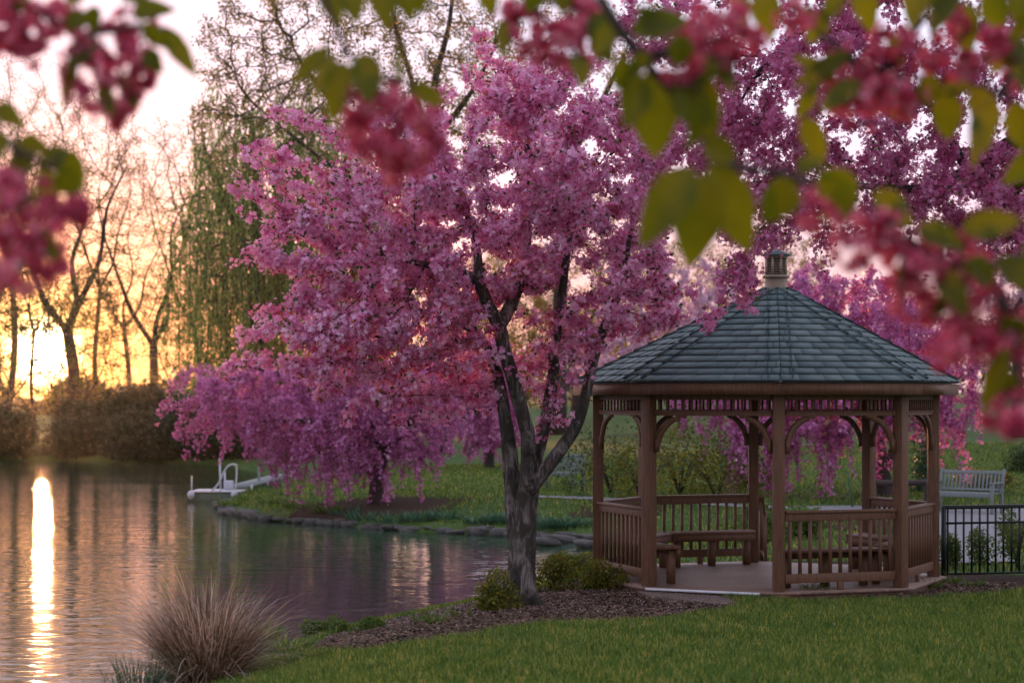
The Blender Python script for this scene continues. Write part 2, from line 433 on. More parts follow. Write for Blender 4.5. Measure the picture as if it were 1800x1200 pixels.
xs = np.unique(np.round(np.concatenate([np.arange(-12, 14.01, .2), np.arange(14, 40, 1), np.geomspace(40, 340, 16), -np.arange(12, 40, 1), -np.geomspace(40, 340, 16)]), 3))
ys = np.unique(np.round(np.concatenate([np.arange(10, 62.01, .2), np.arange(62, 130, .8), np.geomspace(130, 420, 16), np.arange(-40, 10, 1.5), np.array([-120., -80.])]), 3))
XX, YY = np.meshgrid(xs, ys)
ZZ = H(XX.ravel(), YY.ravel())
nx, ny = len(xs), len(ys)
i = np.arange(ny - 1)[:, None]; j = np.arange(nx - 1)[None, :]
q = np.stack([i * nx + j, i * nx + j + 1, (i + 1) * nx + j + 1, (i + 1) * nx + j], -1).reshape(-1, 4)
tag(MB().add(np.c_[XX.ravel(), YY.ravel(), ZZ], q).build('lawn', M['lawn'], smooth=True), kind='structure')
tag(MB().add([(-130, -40, 0), (8, -40, 0), (8, 110, 0), (-130, 110, 0)], np.array([(0, 1, 2, 3)])).build('pond_water', M['water']), kind='structure')

def inside(x, y, poly): return sdist(x, y, np.array(poly, float)) < 0
def drape(name, poly, mat, lift=.02, step=.12):
    poly = np.array(poly, float)
    ax = np.arange(poly[:, 0].min() - step, poly[:, 0].max() + 2 * step, step); ay = np.arange(poly[:, 1].min() - step, poly[:, 1].max() + 2 * step, step)
    X, Y = np.meshgrid(ax, ay); n = len(ax)
    ii = np.arange(len(ay) - 1)[:, None]; jj = np.arange(n - 1)[None, :]
    cx = X[:-1, :-1] + step / 2; cy_ = Y[:-1, :-1] + step / 2
    keep = (sdist(cx, cy_, poly) < .04).ravel()
    qq = np.stack([ii * n + jj, ii * n + jj + 1, (ii + 1) * n + jj + 1, (ii + 1) * n + jj], -1).reshape(-1, 4)[keep]
    used, inv = np.unique(qq, return_inverse=True)
    Vv = np.c_[X.ravel(), Y.ravel(), H(X.ravel(), Y.ravel()) + lift][used]
    return tag(MB().add(Vv, inv.reshape(-1, 4)).build(name, mat, smooth=True), kind='structure')

GC = (3.43, 27.0); GR = 2.26; RR = 2.63; PH0 = R(-3.0); FZ = .60
def gv(k, r=GR, phi=None):
    a = PH0 + k * math.pi / 4 if phi is None else phi
    return (GC[0] + r * math.sin(a), GC[1] - r * math.cos(a))
def gpx(l): return [tuple(G(a, b)[:2]) for a, b in l]
mulch_front = gpx([(545, 1141), (560, 1146), (643, 1147), (767, 1133), (900, 1107), (1033, 1097), (1167, 1090), (1267, 1077), (1300, 1064)])
mulch_back = [(2.6, 24.9), (3.4, 24.35), (5.2, 24.6), (6.6, 25.7), (9.5, 25.6), (9.5, 27.6), (6.5, 28.3), (5, 30.4), (2, 30.4), (.9, 29.2), (.2, 27.4), (-.75, 26.1), (-1.7, 24.7), (-2.2, 23.6)]
MULCH = mulch_front + mulch_back
drape('mulch_bed', MULCH, M['mulch'], .012, .08)
PATH1 = [(6.5, 30), (7.7, 30.5), (8.6, 35), (9.4, 39), (14, 41.5), (26, 42.6), (26, 45.0), (10, 45.4), (6.2, 45.4), (2, 49.0), (-.2, 50.3), (-.2, 49.7), (2, 48.3), (6, 44.6), (8.0, 41.5), (7.1, 36)]
drape('path', PATH1, M['concrete'], .03, .2)
drape('tree_mulch', [(-5.2, 46.5), (-1.6, 46.8), (-1.0, 49.5), (-3.2, 51), (-5.4, 50)], M['mulch'], .02, .2)
drape('garden_bed', [(1.3, 44.5), (3.2, 44.2), (3.6, 46), (1.6, 46.5)], M['mulch'], .02, .2)
drape('rock_mulch', [(7.3, 37.2), (6.2, 38), (6, 41), (8, 41.2)], M['mulch'], .034, .2)

# ------------------------------------------------------------------ templates
def flower_t(cup=.35, w=.5):
    v = [(0, 0, 0)]; f = []
    for k in range(5):
        a = k * 2 * math.pi / 5; b = .52
        v += [(.62 * math.cos(a - b), .62 * math.sin(a - b), cup * .45), (1.0 * math.cos(a), 1.0 * math.sin(a), cup * .75), (.62 * math.cos(a + b), .62 * math.sin(a + b), cup * .45)]
        f.append((0, 1 + 3 * k, 2 + 3 * k, 3 + 3 * k))
    return np.array(v), [np.array(f)]
FLOWER = flower_t(); FLOWER2 = flower_t(.9)
def petal_t():   # one free petal, for far blossom
    return np.array([(0, -.5, 0), (.42, 0, .12), (0, .5, 0), (-.42, 0, .12)]), [np.array([(0, 1, 2, 3)])]
PETAL = petal_t()
def leaf_t(w=.28):
    return np.array([(0, 0, 0), (w, .42, .10), (w * .7, .72, .08), (0, 1, -.05), (-w * .7, .72, .08), (-w, .42, .10), (0, .45, 0)]), [np.array([(0, 1, 2, 6), (6, 2, 3, 4), (0, 6, 4, 5)])]
LEAF = leaf_t(); LEAF_N = (np.array([(0, 0, 0), (.09, .4, .02), (0, 1, 0), (-.09, .4, .02)]), [np.array([(0, 1, 2, 3)])])
LEAF_Q = (np.array([(0, 0, 0), (.3, .45, .1), (0, 1, 0), (-.3, .45, .1)]), [np.array([(0, 1, 2, 3)])])

def ell(c, r, n, shell=.0):
    v = rng.normal(size=(n, 3)); v /= np.linalg.norm(v, axis=1, keepdims=True)
    rad = rng.uniform(shell ** 3, 1, n) ** (1 / 3)
    return np.array(c) + v * rad[:, None] * np.array(r)
def pell(px, py, d, rx, ry, rd, n, shell=0.):
    c = P(px, py, d); s = d / F
    return ell(c, (rx * s, rd, ry * s), n, shell)
def colonize(start, sp, att, step=.13, infl=1.0, kill=.2, iters=160, trop=(0, 0, 0), jit=.12):
    pos = [np.array(p, float) for p in start]; par = list(sp)
    A = np.asarray(att, float).copy()
    S = np.array(pos)
    nd = np.full(len(A), 1e9); ni = np.zeros(len(A), int)
    for a in range(0, len(S), 64):
        D = np.linalg.norm(A[:, None] - S[None, a:a + 64], axis=2); m = D.argmin(1); dm = D[np.arange(len(A)), m]
        u = dm < nd; nd[u] = dm[u]; ni[u] = m[u] + a
    trop = np.array(trop, float)
    for it in range(iters):
        act = nd < (infl if it > 3 else 9)
        if not act.any():
            if len(A) == 0: break
            act = nd < nd.min() + .3
        idx = ni[act]; PA = np.array(pos)
        V = A[act] - PA[idx]; V /= np.maximum(np.linalg.norm(V, axis=1, keepdims=True), 1e-6)
        uq, inv = np.unique(idx, return_inverse=True)
        Sm = np.zeros((len(uq), 3)); np.add.at(Sm, inv, V)
        Sm /= np.maximum(np.linalg.norm(Sm, axis=1, keepdims=True), 1e-6)
        Sm += trop + rng.normal(0, jit, Sm.shape); Sm /= np.linalg.norm(Sm, axis=1, keepdims=True)
        NP = PA[uq] + Sm * step
        n0 = len(pos)
        pos.extend(list(NP)); par.extend(list(uq))
        D = np.linalg.norm(A[:, None] - NP[None], axis=2) if len(A) * len(NP) < 4e6 else np.linalg.norm(A[:, None].astype(np.float32) - NP[None].astype(np.float32), axis=2)
        m = D.argmin(1); dm = D[np.arange(len(A)), m]
        u = dm < nd; nd[u] = dm[u]; ni[u] = m[u] + n0
        # attractors nobody comes closer to are dropped so growth cannot stall
        stall = act & ~u & (rng.random(len(A)) < .35)
        keep = (nd > kill) & ~stall
        A, nd, ni = A[keep], nd[keep], ni[keep]
        if len(A) == 0 or len(pos) > 26000: break
    return np.array(pos), np.array(par)
def radii(pos, par, r0, n=2.2, n_start=0):
    k = len(pos); acc = np.zeros(k); r = np.zeros(k)
    for a in range(k - 1, -1, -1):
        r[a] = acc[a] ** (1 / n) if acc[a] > 0 else r0
        if par[a] >= 0: acc[par[a]] += r[a] ** n
    return r
def smooth_nodes(pos, par, fixed, it=2):
    k = len(pos)
    for _ in range(it):
        s = np.zeros_like(pos); c = np.zeros(k)
        ok = par >= 0; idx = np.where(ok)[0]
        np.add.at(s, idx, pos[par[idx]]); np.add.at(c, idx, 1)
        np.add.at(s, par[idx], pos[idx]); np.add.at(c, par[idx], 1)
        new = .5 * pos + .5 * s / np.maximum(c, 1)[:, None]
        new[:fixed] = pos[:fixed]; leafs = c <= 1; new[leafs] = pos[leafs]; pos = new
    return pos
def branch_mesh(mb, pos, par, r, fixed, rmax=.2, thin=0.0):
    k = len(pos); best = np.full(k, -1); br = np.zeros(k)
    for a in range(k):
        p = par[a]
        if a >= fixed and p >= fixed and r[a] > br[p]: best[p] = a; br[p] = r[a]
    for a in range(fixed, k):
        p = par[a]
        if best[p] == a and p >= fixed: continue
        ch = [p, a]; c = a
        while best[c] >= 0: c = best[c]; ch.append(c)
        rr = np.minimum(r[ch], rmax); rr[0] = rr[1]
        if rr[0] < thin: continue
        rr[-1] *= .6
        mb.tube(pos[ch], rr, 7 if rr[0] > .03 else (5 if rr[0] > .012 else 3), cap=False)
def limb_nodes(limbs, step=.15):
    """limbs: lists of (x,y,z,r) world; returns node arrays for the skeleton"""
    pos = []; par = []; rad = []
    for L in limbs:
        L = np.array(L, float); first = True
        if pos:
            D = np.linalg.norm(np.array(pos) - L[0, :3], axis=1); prev = int(D.argmin())
        else: prev = -1
        for a, b in zip(L[:-1], L[1:]):
            n = max(1, int(np.linalg.norm(b[:3] - a[:3]) / step))
            for t in range(n + (1 if b is L[-1] else 0)):
                w = a + (b - a) * t / n
                pos.append(w[:3]); par.append(prev); rad.append(w[3]); prev = len(pos) - 1
    return pos, par, rad
def catmull(L, m=5):
    L = np.array(L, float); out = []
    Q = np.vstack([2 * L[0] - L[1], L, 2 * L[-1] - L[-2]])
    for i_ in range(1, len(Q) - 2):
        for t in np.arange(m) / m:
            a, b, c, d = Q[i_ - 1:i_ + 3]
            out.append(.5 * (2 * b + (c - a) * t + (2 * a - 5 * b + 4 * c - d) * t * t + (3 * b - a - 3 * c + d) * t ** 3))
    out.append(L[-1]); return np.array(out)
def on_twigs(pos, par, r, fixed, n, rthin, spread, zbias=0., tipw=1.0):
    """points along thin twigs with an outward direction"""
    a = np.arange(fixed, len(pos)); a = a[r[a] < rthin]
    w = np.ones(len(a)); w[r[a] < rthin * .45] *= tipw
    pick = rng.choice(a, n, p=w / w.sum())
    t = rng.random(n)[:, None]
    c = pos[par[pick]] * (1 - t) + pos[pick] * t
    ax = pos[pick] - pos[par[pick]]; ax /= np.maximum(np.linalg.norm(ax, axis=1, keepdims=True), 1e-6)
    v = rng.normal(size=(n, 3)); v -= ax * (v * ax).sum(1, keepdims=True); v /= np.maximum(np.linalg.norm(v, axis=1, keepdims=True), 1e-6)
    off = spread * rng.uniform(.25, 1, n) ** .7
    return c + v * off[:, None] + np.array((0, 0, zbias)), v + .5 * rng.normal(size=(n, 3)) + np.array((0, 0, .25)), pick

# ------------------------------------------------------------------ the big crabapple
def px_limb(l, d0): return [(*P(a, b, d0 + dd), r_) for a, b, dd, r_ in l]
D0 = 24.2
tb = P(915, 1062, D0); tb.z = ground(tb.x, tb.y)
main = empty('crabapple_tree', tb, 'large pink blossoming crabapple with forked grey trunk standing in mulch at the pond edge', 'tree')
limbs = [
    [(916, 1074, 0, .25), (915, 1050, 0, .20), (916, 1010, 0, .172), (919, 960, 0, .16), (923, 905, 0, .148), (927, 862, 0, .135), (929, 835, 0, .11), (930, 800, 0, .092)],
    [(905, 950, .08, .08), (902, 900, .08, .10), (900, 850, .1, .098), (896, 790, .12, .095), (888, 735, .15, .08), (881, 690, .2, .073), (869, 640, .25, .068), (848, 600, .3, .06), (818, 570, .4, .058), (780, 555, .5, .045), (730, 545, .5, .03)],
    [(930, 800, 0, .092), (926, 760, -.05, .088), (914, 712, -.1, .085), (903, 670, -.15, .082), (888, 620, -.2, .08), (877, 575, -.2, .085), (860, 540, -.25, .075), (842, 500, -.3, .066), (815, 480, -.4, .052), (770, 470, -.6, .04), (700, 455, -.8, .025)],
    [(934, 850, .15, .07), (945, 795, .25, .08), (958, 740, .3, .078), (970, 680, .35, .074), (976, 620, .4, .066), (980, 560, .45, .06), (990, 500, .5, .05), (1000, 420, .5, .04), (1010, 330, .5, .03)],
    [(928, 862, -.04, .105), (952, 832, -.06, .088), (985, 790, -.1, .08), (1014, 745, -.1, .074), (1031, 690, -.1, .066), (1041, 640, -.1, .062), (1056, 590, -.1, .057), (1078, 540, -.1, .048), (1095, 480, -.1, .036), (1110, 400, -.1, .026)],
    [(877, 575, -.2, .09), (893, 545, -.1, .08), (912, 500, 0, .07), (925, 430, .1, .055), (930, 350, .1, .04), (925, 260, .1, .028)],
    [(842, 500, -.3, .065), (838, 440, -.2, .05), (820, 370, -.1, .04), (800, 300, 0, .03)],
]
limbs_w = [px_limb(l, D0) for l in limbs]
tm = MB()
for l in limbs_w:
    c = catmull(l, 5); r_ = c[:, 3].copy()
    tm.tube(c[:, :3], r_, 22 if r_[0] > .09 else 14, noise=.08)
# root flare
for a in range(7):
    an = a * .9 + .3; L = rng.uniform(.18, .34)
    b0 = np.array(tb) + np.array((math.cos(an) * .13, math.sin(an) * .13, .26)); b1 = np.array(tb) + np.array((math.cos(an) * L, math.sin(an) * L, -.06))
    tm.tube(np.array([b0, (b0 + b1) / 2 + np.array((0, 0, -.04)), b1]), [.055, .07, .05], 8)
trunk = tm.build('trunk', M['bark'], main, smooth=True)
att = np.vstack([
    pell(860, 340, D0, 300, 190, 2.1, 2000, .2), pell(960, 190, D0, 120, 95, 1.1, 300), pell(600, 440, D0, 150, 100, 1.2, 330),
    pell(600, 590, D0 - .2, 140, 95, 1.2, 330), pell(1070, 380, D0, 130, 210, 1.7, 560, .2), pell(770, 590, D0, 120, 80, 1.3, 230),
    pell(1040, 590, D0, 110, 55, 1.1, 160), pell(700, 520, D0, 190, 130, 1.7, 430), pell(1150, 520, D0, 60, 90, .9, 150), pell(970, 650, D0 + .3, 60, 60, .7, 70),
    pell(690, 670, D0 - .3, 60, 60, .7, 80), pell(1130, 270, D0, 80, 110, 1.2, 170)])
sprays = [[(760, 330), (640, 300), (560, 215), (455, 196)], [(700, 400), (580, 370), (500, 310), (440, 275), (425, 238)], [(640, 440), (500, 410), (430, 385), (392, 345)],
          [(600, 470), (480, 455), (392, 458)], [(600, 520), (500, 530), (440, 560), (412, 625), (408, 645)], [(640, 560), (560, 590), (490, 620)], [(700, 600), (640, 680), (600, 750)],
          [(640, 640), (580, 690), (540, 705)], [(760, 620), (790, 690)], [(690, 640), (700, 720), (660, 745)], [(900, 220), (850, 130), (838, 35)], [(950, 200), (900, 110)], [(1000, 180), (1060, 90)],
          [(1090, 230), (1095, 140)], [(1120, 300), (1200, 215)], [(780, 300), (700, 240), (620, 200), (600, 130)], [(1120, 560), (1190, 560), (1215, 500)], [(980, 640), (985, 720), (990, 755)],
          [(940, 620), (945, 690), (948, 755)], [(1080, 600), (1140, 640)], [(860, 200), (820, 120)], [(560, 300), (520, 290), (490, 340)], [(600, 400), (540, 390), (500, 330)]]
for s_ in sprays:
    dd = rng.uniform(-.7, .7); S = catmull([(*P(a, b, D0 + dd * (1 - k / len(s_))),) for k, (a, b) in enumerate(s_)], 6)
    t = rng.uniform(0, len(S) - 1.001, 52); k = t.astype(int); w = (t - k)[:, None]
    att = np.vstack([att, S[k] * (1 - w) + S[k + 1] * w + rng.normal(0, .05, (52, 3))])
vz = np.sin(att[:, 0] * 4.3 + 1.3 * np.sin(att[:, 2] * 3.1)) + np.sin(att[:, 1] * 3.7 + 2 + 1.1 * np.sin(att[:, 0] * 2.9)) + np.sin(att[:, 2] * 4.9 + 1.2 * np.sin(att[:, 1] * 3.3))
ppx = 900 + F * att[:, 0] / att[:, 1]; ppy = HOR - F * (att[:, 2] - EYE) / att[:, 1]
att = att[((vz > -.55) | (np.arange(len(att)) > 3900)) & ~((ppx > 985) & (ppy > 628)) & ~((ppx > 1075) & (ppy > 600))]
sp, spar, srad = limb_nodes(limbs_w, .16)
pos, par = colonize(sp, spar, att, .12, .9, .17, 150, (0, 0, .04))
r = radii(pos, par, .0035, 2.25); r[:len(sp)] = np.maximum(srad, .01)
pos = smooth_nodes(pos, par, len(sp))
bm = MB(); branch_mesh(bm, pos, par, r, len(sp), .05)
bm.build('branches', M['twig'], main, smooth=True)
RT = .016
# blossoms sit in small clusters along the twigs
cc, cn, _ = on_twigs(pos, par, r, len(sp), 11500, RT, .09, -.01, 1.7)
K = 9
fp = np.repeat(cc, K, 0) + rng.normal(0, .032, (len(cc) * K, 3)); fn = np.repeat(cn, K, 0) * .9 + rng.normal(0, .6, (len(cc) * K, 3)) + np.array((0, -.25, .15))
n = len(fp); h = rng.random(n) < .7
cr = MB(); cr.scatter(*FLOWER, fp[h], fn[h], rng.uniform(.025, .040, h.sum())); cr.scatter(*FLOWER2, fp[~h], fn[~h], rng.uniform(.016, .026, (~h).sum()))
cr.build('blossom_crown', M['petal'], main)
lp, ln, _ = on_twigs(pos, par, r, len(sp), 9000, RT, .09, 0, 1.5)
MB().scatter(*LEAF, lp, ln + rng.normal(0, .5, ln.shape), rng.uniform(.035, .075, len(lp))).build('leaves', M['leaf_green'], main)
# bronze new leaves at the shoot tips
tips = np.setdiff1d(np.arange(len(sp), len(pos)), par)
tp = pos[tips]; x_, n_, _ = on_twigs(pos, par, r, len(sp), 2600, RT, .09, -.02, 1.5); x_ = x_[(x_[:, 0] < .6) & (x_[:, 2] < 4.6)]; tp = np.vstack([np.repeat(tp, 4, 0), x_]); tp = np.repeat(tp, 1, 0) + rng.normal(0, .04, tp.shape)
MB().scatter(*LEAF, tp, rng.normal(0, 1, tp.shape), rng.uniform(.035, .06, len(tp))).build('young_leaves', M['leaf_young'], main)

# ------------------------------------------------------------------ crabapple leaning in from the right
D1 = 20.5
ob = Vector((7.4, D1 + .3, 0)); ob.z = ground(ob.x, ob.y)
over = empty('overhanging_crabapple', ob, 'crabapple spreading its long drooping blossom boughs over the gazebo roof from the right edge', 'tree')
def W(px, py, dd, r_): return (*P(px, py, D1 + dd), r_)
ol = [[(ob.x, ob.y, ob.z - .1, .2), (7.3, D1 + .3, 1.8, .16), (7.0, D1 + .2, 3.2, .14), (6.6, D1, 4.6, .12)],
      [(6.6, D1, 4.6, .11), W(1830, 250, 0, .08), W(1700, 300, -.1, .06), W(1640, 330, -.2, .05), W(1560, 330, -.3, .038), W(1450, 320, -.4, .025)],
      [(6.6, D1, 4.6, .11), W(1850, 80, .2, .09), W(1700, -60, .2, .07), W(1500, 0, .2, .05), W(1400, 60, .1, .035), W(1330, 130, 0, .022)],
      [W(1830, 250, 0, .07), W(1760, 370, .3, .04), W(1640, 420, .4, .025)],
      [W(1700, 300, -.1, .05), W(1640, 190, .3, .04), W(1560, 120, .4, .03)]]
sp, spar, srad = limb_nodes(ol, .16)
att = np.vstack([pell(1480, 190, D1, 270, 170, 1.4, 760), pell(1660, 330, D1, 210, 100, 1.2, 480), pell(1340, 330, D1, 110, 140, 1.0, 260), pell(1900, 150, D1, 230, 300, 1.8, 480),
                 pell(1300, 480, D1, 70, 55, .5, 90), pell(1420, 400, D1, 70, 40, .5, 80), pell(1600, -60, D1, 350, 90, 1.3, 240), pell(1760, 430, D1, 100, 50, .8, 80), pell(1225, 250, D1, 75, 90, .9, 140), pell(1180, 40, D1, 120, 70, 1, 120)])
for s_ in [[(1360, 380), (1300, 470), (1250, 545), (1240, 570)], [(1400, 400), (1340, 470), (1320, 540), (1324, 592)], [(1440, 400), (1455, 440), (1450, 510)], 
           [(1720, 400), (1760, 470)], [(1300, 230), (1235, 190)], [(1280, 330), (1230, 330)]]:
    S = catmull([P(a, b, D1 + rng.uniform(-.2, .2)) for a, b in s_], 6); t = rng.uniform(0, len(S) - 1.001, 30); k = t.astype(int); w = (t - k)[:, None]
    att = np.vstack([att, S[k] * (1 - w) + S[k + 1] * w + rng.normal(0, .03, (30, 3))])
ppx = 900 + F * att[:, 0] / att[:, 1]; ppy = HOR - F * (att[:, 2] - EYE) / att[:, 1]
att = att[~((ppx > 1338) & (ppx < 1405) & (ppy > 425))]
pos, par = colonize(sp, spar, att, .12, .9, .17, 150, (0, 0, -.06))
r = radii(pos, par, .004, 2.25); r[:len(sp)] = np.maximum(srad, .01); pos = smooth_nodes(pos, par, len(sp))
tm = MB()
for l in ol: c = catmull(l, 5); tm.tube(c[:, :3], c[:, 3], 12, noise=.05)
tm.build('trunk', M['bark'], over, smooth=True)
bm = MB(); branch_mesh(bm, pos, par, r, len(sp), .05); bm.build('branches', M['twig'], over, smooth=True)
cc, cn, _ = on_twigs(pos, par, r, len(sp), 9500, .016, .085, -.03, 1.4); K = 6
fp = np.repeat(cc, K, 0) + rng.normal(0, .034, (len(cc) * K, 3)); fn = np.repeat(cn, K, 0) + rng.normal(0, .6, (len(cc) * K, 3))
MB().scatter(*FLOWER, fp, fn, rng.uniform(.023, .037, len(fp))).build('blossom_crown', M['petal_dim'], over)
lp, ln, _ = on_twigs(pos, par, r, len(sp), 7000, .016, .09, 0, 1.5)
MB().scatter(*LEAF, lp, ln, rng.uniform(.03, .06, len(lp))).build('leaves', M['leaf_green'], over)

# ------------------------------------------------------------------ weeping crabapples behind
def weeping(name, label, base, limbs, att, nfl, fl, strands, matp, step=.22, grp=None, nleaf=1500, slen=(.5, 1.5), d=49):
    root = empty(name, base, label, 'tree', grp)
    sp, spar, srad = limb_nodes(limbs, .3)
    pos, par = colonize(sp, spar, att, step, 1.5, .3, 120, (0, 0, -.02))
    r = radii(pos, par, .006, 2.2); r[:len(sp)] = np.maximum(srad, .02); pos = smooth_nodes(pos, par, len(sp))
    tm = MB()
    for l in limbs: c = catmull(l, 4); tm.tube(c[:, :3], c[:, 3], 10, noise=.06)
    tm.build('trunk', M['bark_far'], root, smooth=True)
    # hanging twigs
    cand = np.where(r < .02)[0]; cand = cand[cand >= len(sp)]
    st = rng.choice(cand, strands); sm = MB(); pts = []
    for a in st:
        L = rng.uniform(*slen); n_ = 6; h_ = rng.normal(0, .25, 2)
        z = np.linspace(0, 1, n_)[:, None]
        q_ = pos[a] + np.hstack([h_[0] * z, h_[1] * z, -L * z * z * .6 - L * .4 * z]) + np.vstack([[0, 0, 0], rng.normal(0, .025, (n_ - 1, 3))])
        zt = ground(q_[-1, 0], q_[-1, 1]) if False else .35
        q_[:, 2] = np.maximum(q_[:, 2], zt)
        sm.tube(q_, .006, 3, cap=False)
        tt = rng.uniform(0, n_ - 1.01, int(L * 34)); k = tt.astype(int); w = (tt - k)[:, None]
        pts.append(q_[k] * (1 - w) + q_[k + 1] * w)
    branch_mesh(sm, pos, par, r, len(sp), .06)
    sm.build('branches', M['bark_far'], root)
    cc, cn, _ = on_twigs(pos, par, r, len(sp), nfl, .022, .10, 0, 1.3)
    pp = np.vstack([cc] + pts); pp = np.repeat(pp, 2, 0); pp = pp + rng.normal(0, .05, pp.shape)
    MB().scatter(*FLOWER, pp, rng.normal(0, 1, pp.shape) + np.array((0, -.2, .2)), rng.uniform(fl * .7, fl * 1.15, len(pp))).build('blossom_crown', matp, root)
    lp, ln, _ = on_twigs(pos, par, r, len(sp), nleaf, .022, .12)
    MB().scatter(*LEAF_Q, lp, ln, rng.uniform(.05, .1, len(lp))).build('leaves', M['leaf_green'], root)
    return root
d = 49.0
b = G(662, 885); d = b.y
lb = [[(*(b - Vector((0, 0, .1))), .22), (*P(662, 840, d), .17), (*P(668, 800, d), .15), (*P(650, 750, d), .13)],
      [(*P(650, 750, d), .12), (*P(590, 700, d - .3), .09), (*P(500, 660, d - .4), .06), (*P(420, 640, d - .5), .035)],
      [(*P(650, 750, d), .12), (*P(690, 680, d + .3), .08), (*P(700, 620, d + .5), .05)],
      [(*P(668, 800, d), .12), (*P(740, 720, d), .08), (*P(800, 660, d), .04)], [(*P(650, 750, d), .09), (*P(560, 740, d - 1), .06), (*P(460, 740, d - 1), .03)]]
att = np.vstack([pell(520, 700, d, 190, 75, 2.2, 560), pell(700, 700, d, 150, 80, 2.2, 380), pell(400, 700, d, 90, 60, 1.5, 170), pell(560, 780, d - .5, 130, 50, 1.6, 240), pell(700, 790, d, 90, 40, 1.3, 120)])
for s_ in [[(420, 670), (330, 650), (300, 680), (290, 700)], [(420, 720), (330, 740), (310, 780)]]:
    S = catmull([P(a, b_, d) for a, b_ in s_], 6); att = np.vstack([att, np.repeat(S, 2, 0) + rng.normal(0, .1, (2 * len(S), 3))])
weeping('weeping_crabapple', 'wide pink weeping crabapple on the grassy point across the pond', b, lb, att, 9000, .05, 420, M['petal_far'], slen=(.4, 1.25))
b = P(860, 800, 66); b.z = ground(b.x, b.y); d = b.y
lb = [[(*(b - Vector((0, 0, .1))), .2), (*P(858, 760, d), .16), (*P(850, 700, d), .12)], [(*P(850, 700, d), .1), (*P(810, 650, d), .06), (*P(780, 610, d), .03)], [(*P(850, 700, d), .1), (*P(890, 640, d), .05)]]
att = np.vstack([pell(830, 670, d, 100, 95, 2.4, 420), pell(870, 740, d, 60, 55, 1.8, 140)])
weeping('weeping_crabapple', 'smaller pink blossoming tree on the lawn just left of the big forked trunk', b, lb, att, 5200, .06, 130, M['petal_far'], .28, slen=(.4, 1.2))
b = G(1556, 872); d = b.y
lb = [[(*(b - Vector((0, 0, .1))), .24), (*P(1552, 835, d), .20), (*P(1545, 790, d), .16), (*P(1530, 740, d), .14), (*P(1500, 660, d), .11), (*P(1460, 580, d), .07), (*P(1420, 520, d), .04)],
      [(*P(1552, 835, d), .14), (*P(1575, 780, d + .2), .12), (*P(1600, 700, d + .3), .10), (*P(1640, 620, d + .3), .06), (*P(1690, 570, d), .03)],
      [(*P(1530, 740, d), .11), (*P(1460, 700, d - .5), .08), (*P(1360, 640, d - .8), .05), (*P(1280, 620, d - 1), .03)], [(*P(1545, 790, d), .1), (*P(1540, 700, d + .8), .08), (*P(1560, 560, d + 1), .04)]]
att = np.vstack([pell(1450, 600, d, 210, 110, 2.6, 800), pell(1580, 640, d, 150, 110, 2.3, 480), pell(1260, 660, d, 110, 70, 1.6, 260), pell(1400, 740, d - .8, 170, 50, 1.6, 300), pell(1680, 700, d - .5, 50, 70, 1.2, 140), pell(1430, 510, d, 90, 50, 1.5, 160), pell(1540, 530, d, 100, 60, 1.5, 170)])
weeping('weeping_crabapple', 'tall pink weeping crabapple on the lawn behind the gazebo roof', b, lb, att, 12500, .05, 520, M['petal_far'], .25, slen=(.5, 1.7))
b = P(1790, 700, 74); b.z = ground(b.x, b.y); d = b.y
lb = [[(*(b - Vector((0, 0, .1))), .25), (*P(1788, 640, d), .2), (*P(1780, 560, d), .16)], [(*P(1780, 560, d), .14), (*P(1720, 450, d), .08), (*P(1700, 380, d), .04)], [(*P(1780, 560, d), .14), (*P(1840, 440, d), .08)]]
att = np.vstack([pell(1760, 470, d, 110, 150, 3.2, 420), pell(1880, 480, d, 110, 150, 3.2, 260)])
weeping('pale_blossom_tree', 'pale pink flowering tree high on the lawn at the far right', b, lb, att, 5200, .07, 80, M['petal_pale'], .4, slen=(.5, 1.2))
b = P(1200, 760, 88); b.z = ground(b.x, b.y); d = b.y
lb = [[(*(b - Vector((0, 0, .1))), .25), (*P(1200, 700, d), .2), (*P(1205, 600, d), .14)], [(*P(1205, 600, d), .12), (*P(1160, 520, d), .08), (*P(1150, 470, d), .04)], [(*P(1205, 600, d), .12), (*P(1250, 520, d), .08)]]
att = np.vstack([pell(1200, 550, d, 110, 110, 3.2, 320), pell(1090, 640, d, 90, 70, 3, 200)])
weeping('pale_blossom_tree', 'pale pink flowering tree seen far off between the big crown and the gazebo cupola', b, lb, att, 5200, .08, 60, M['petal_pale'], .5, slen=(.5, 1.2))

# ------------------------------------------------------------------ far leafing trees, willow
def leafing(name, label, base, limbs, att, nleaf, ls, step, mat=None, grp=None, cat='tree', thin=0., infl=3.0, kill=.6, r0=.012, spread=.25):
    root = empty(name, base, label, cat, grp)
    sp, spar, srad = limb_nodes(limbs, .6)
    pos, par = colonize(sp, spar, att, step, infl, kill, 110, (0, 0, .06))
    r = radii(pos, par, r0, 2.1); r[:len(sp)] = np.maximum(srad, .03); pos = smooth_nodes(pos, par, len(sp), 3)
    tm = MB()
    for l in limbs: c = catmull(l, 4); tm.tube(c[:, :3], c[:, 3], 9, noise=.05)
    tm.build('trunk', M['bark_far'], root, smooth=True)
    bm = MB(); branch_mesh(bm, pos, par, r, len(sp), .14, thin); bm.build('branches', M['bark_far'], root)
    if nleaf:
        lp, ln, _ = on_twigs(pos, par, r, len(sp), nleaf, .05, spread)
        MB().scatter(*LEAF_Q, lp, rng.normal(0, 1, lp.shape), rng.uniform(ls * .7, ls * 1.3, len(lp))).build('crown', mat or M['leaf_spring'], root)
    return root, pos, r, len(sp)
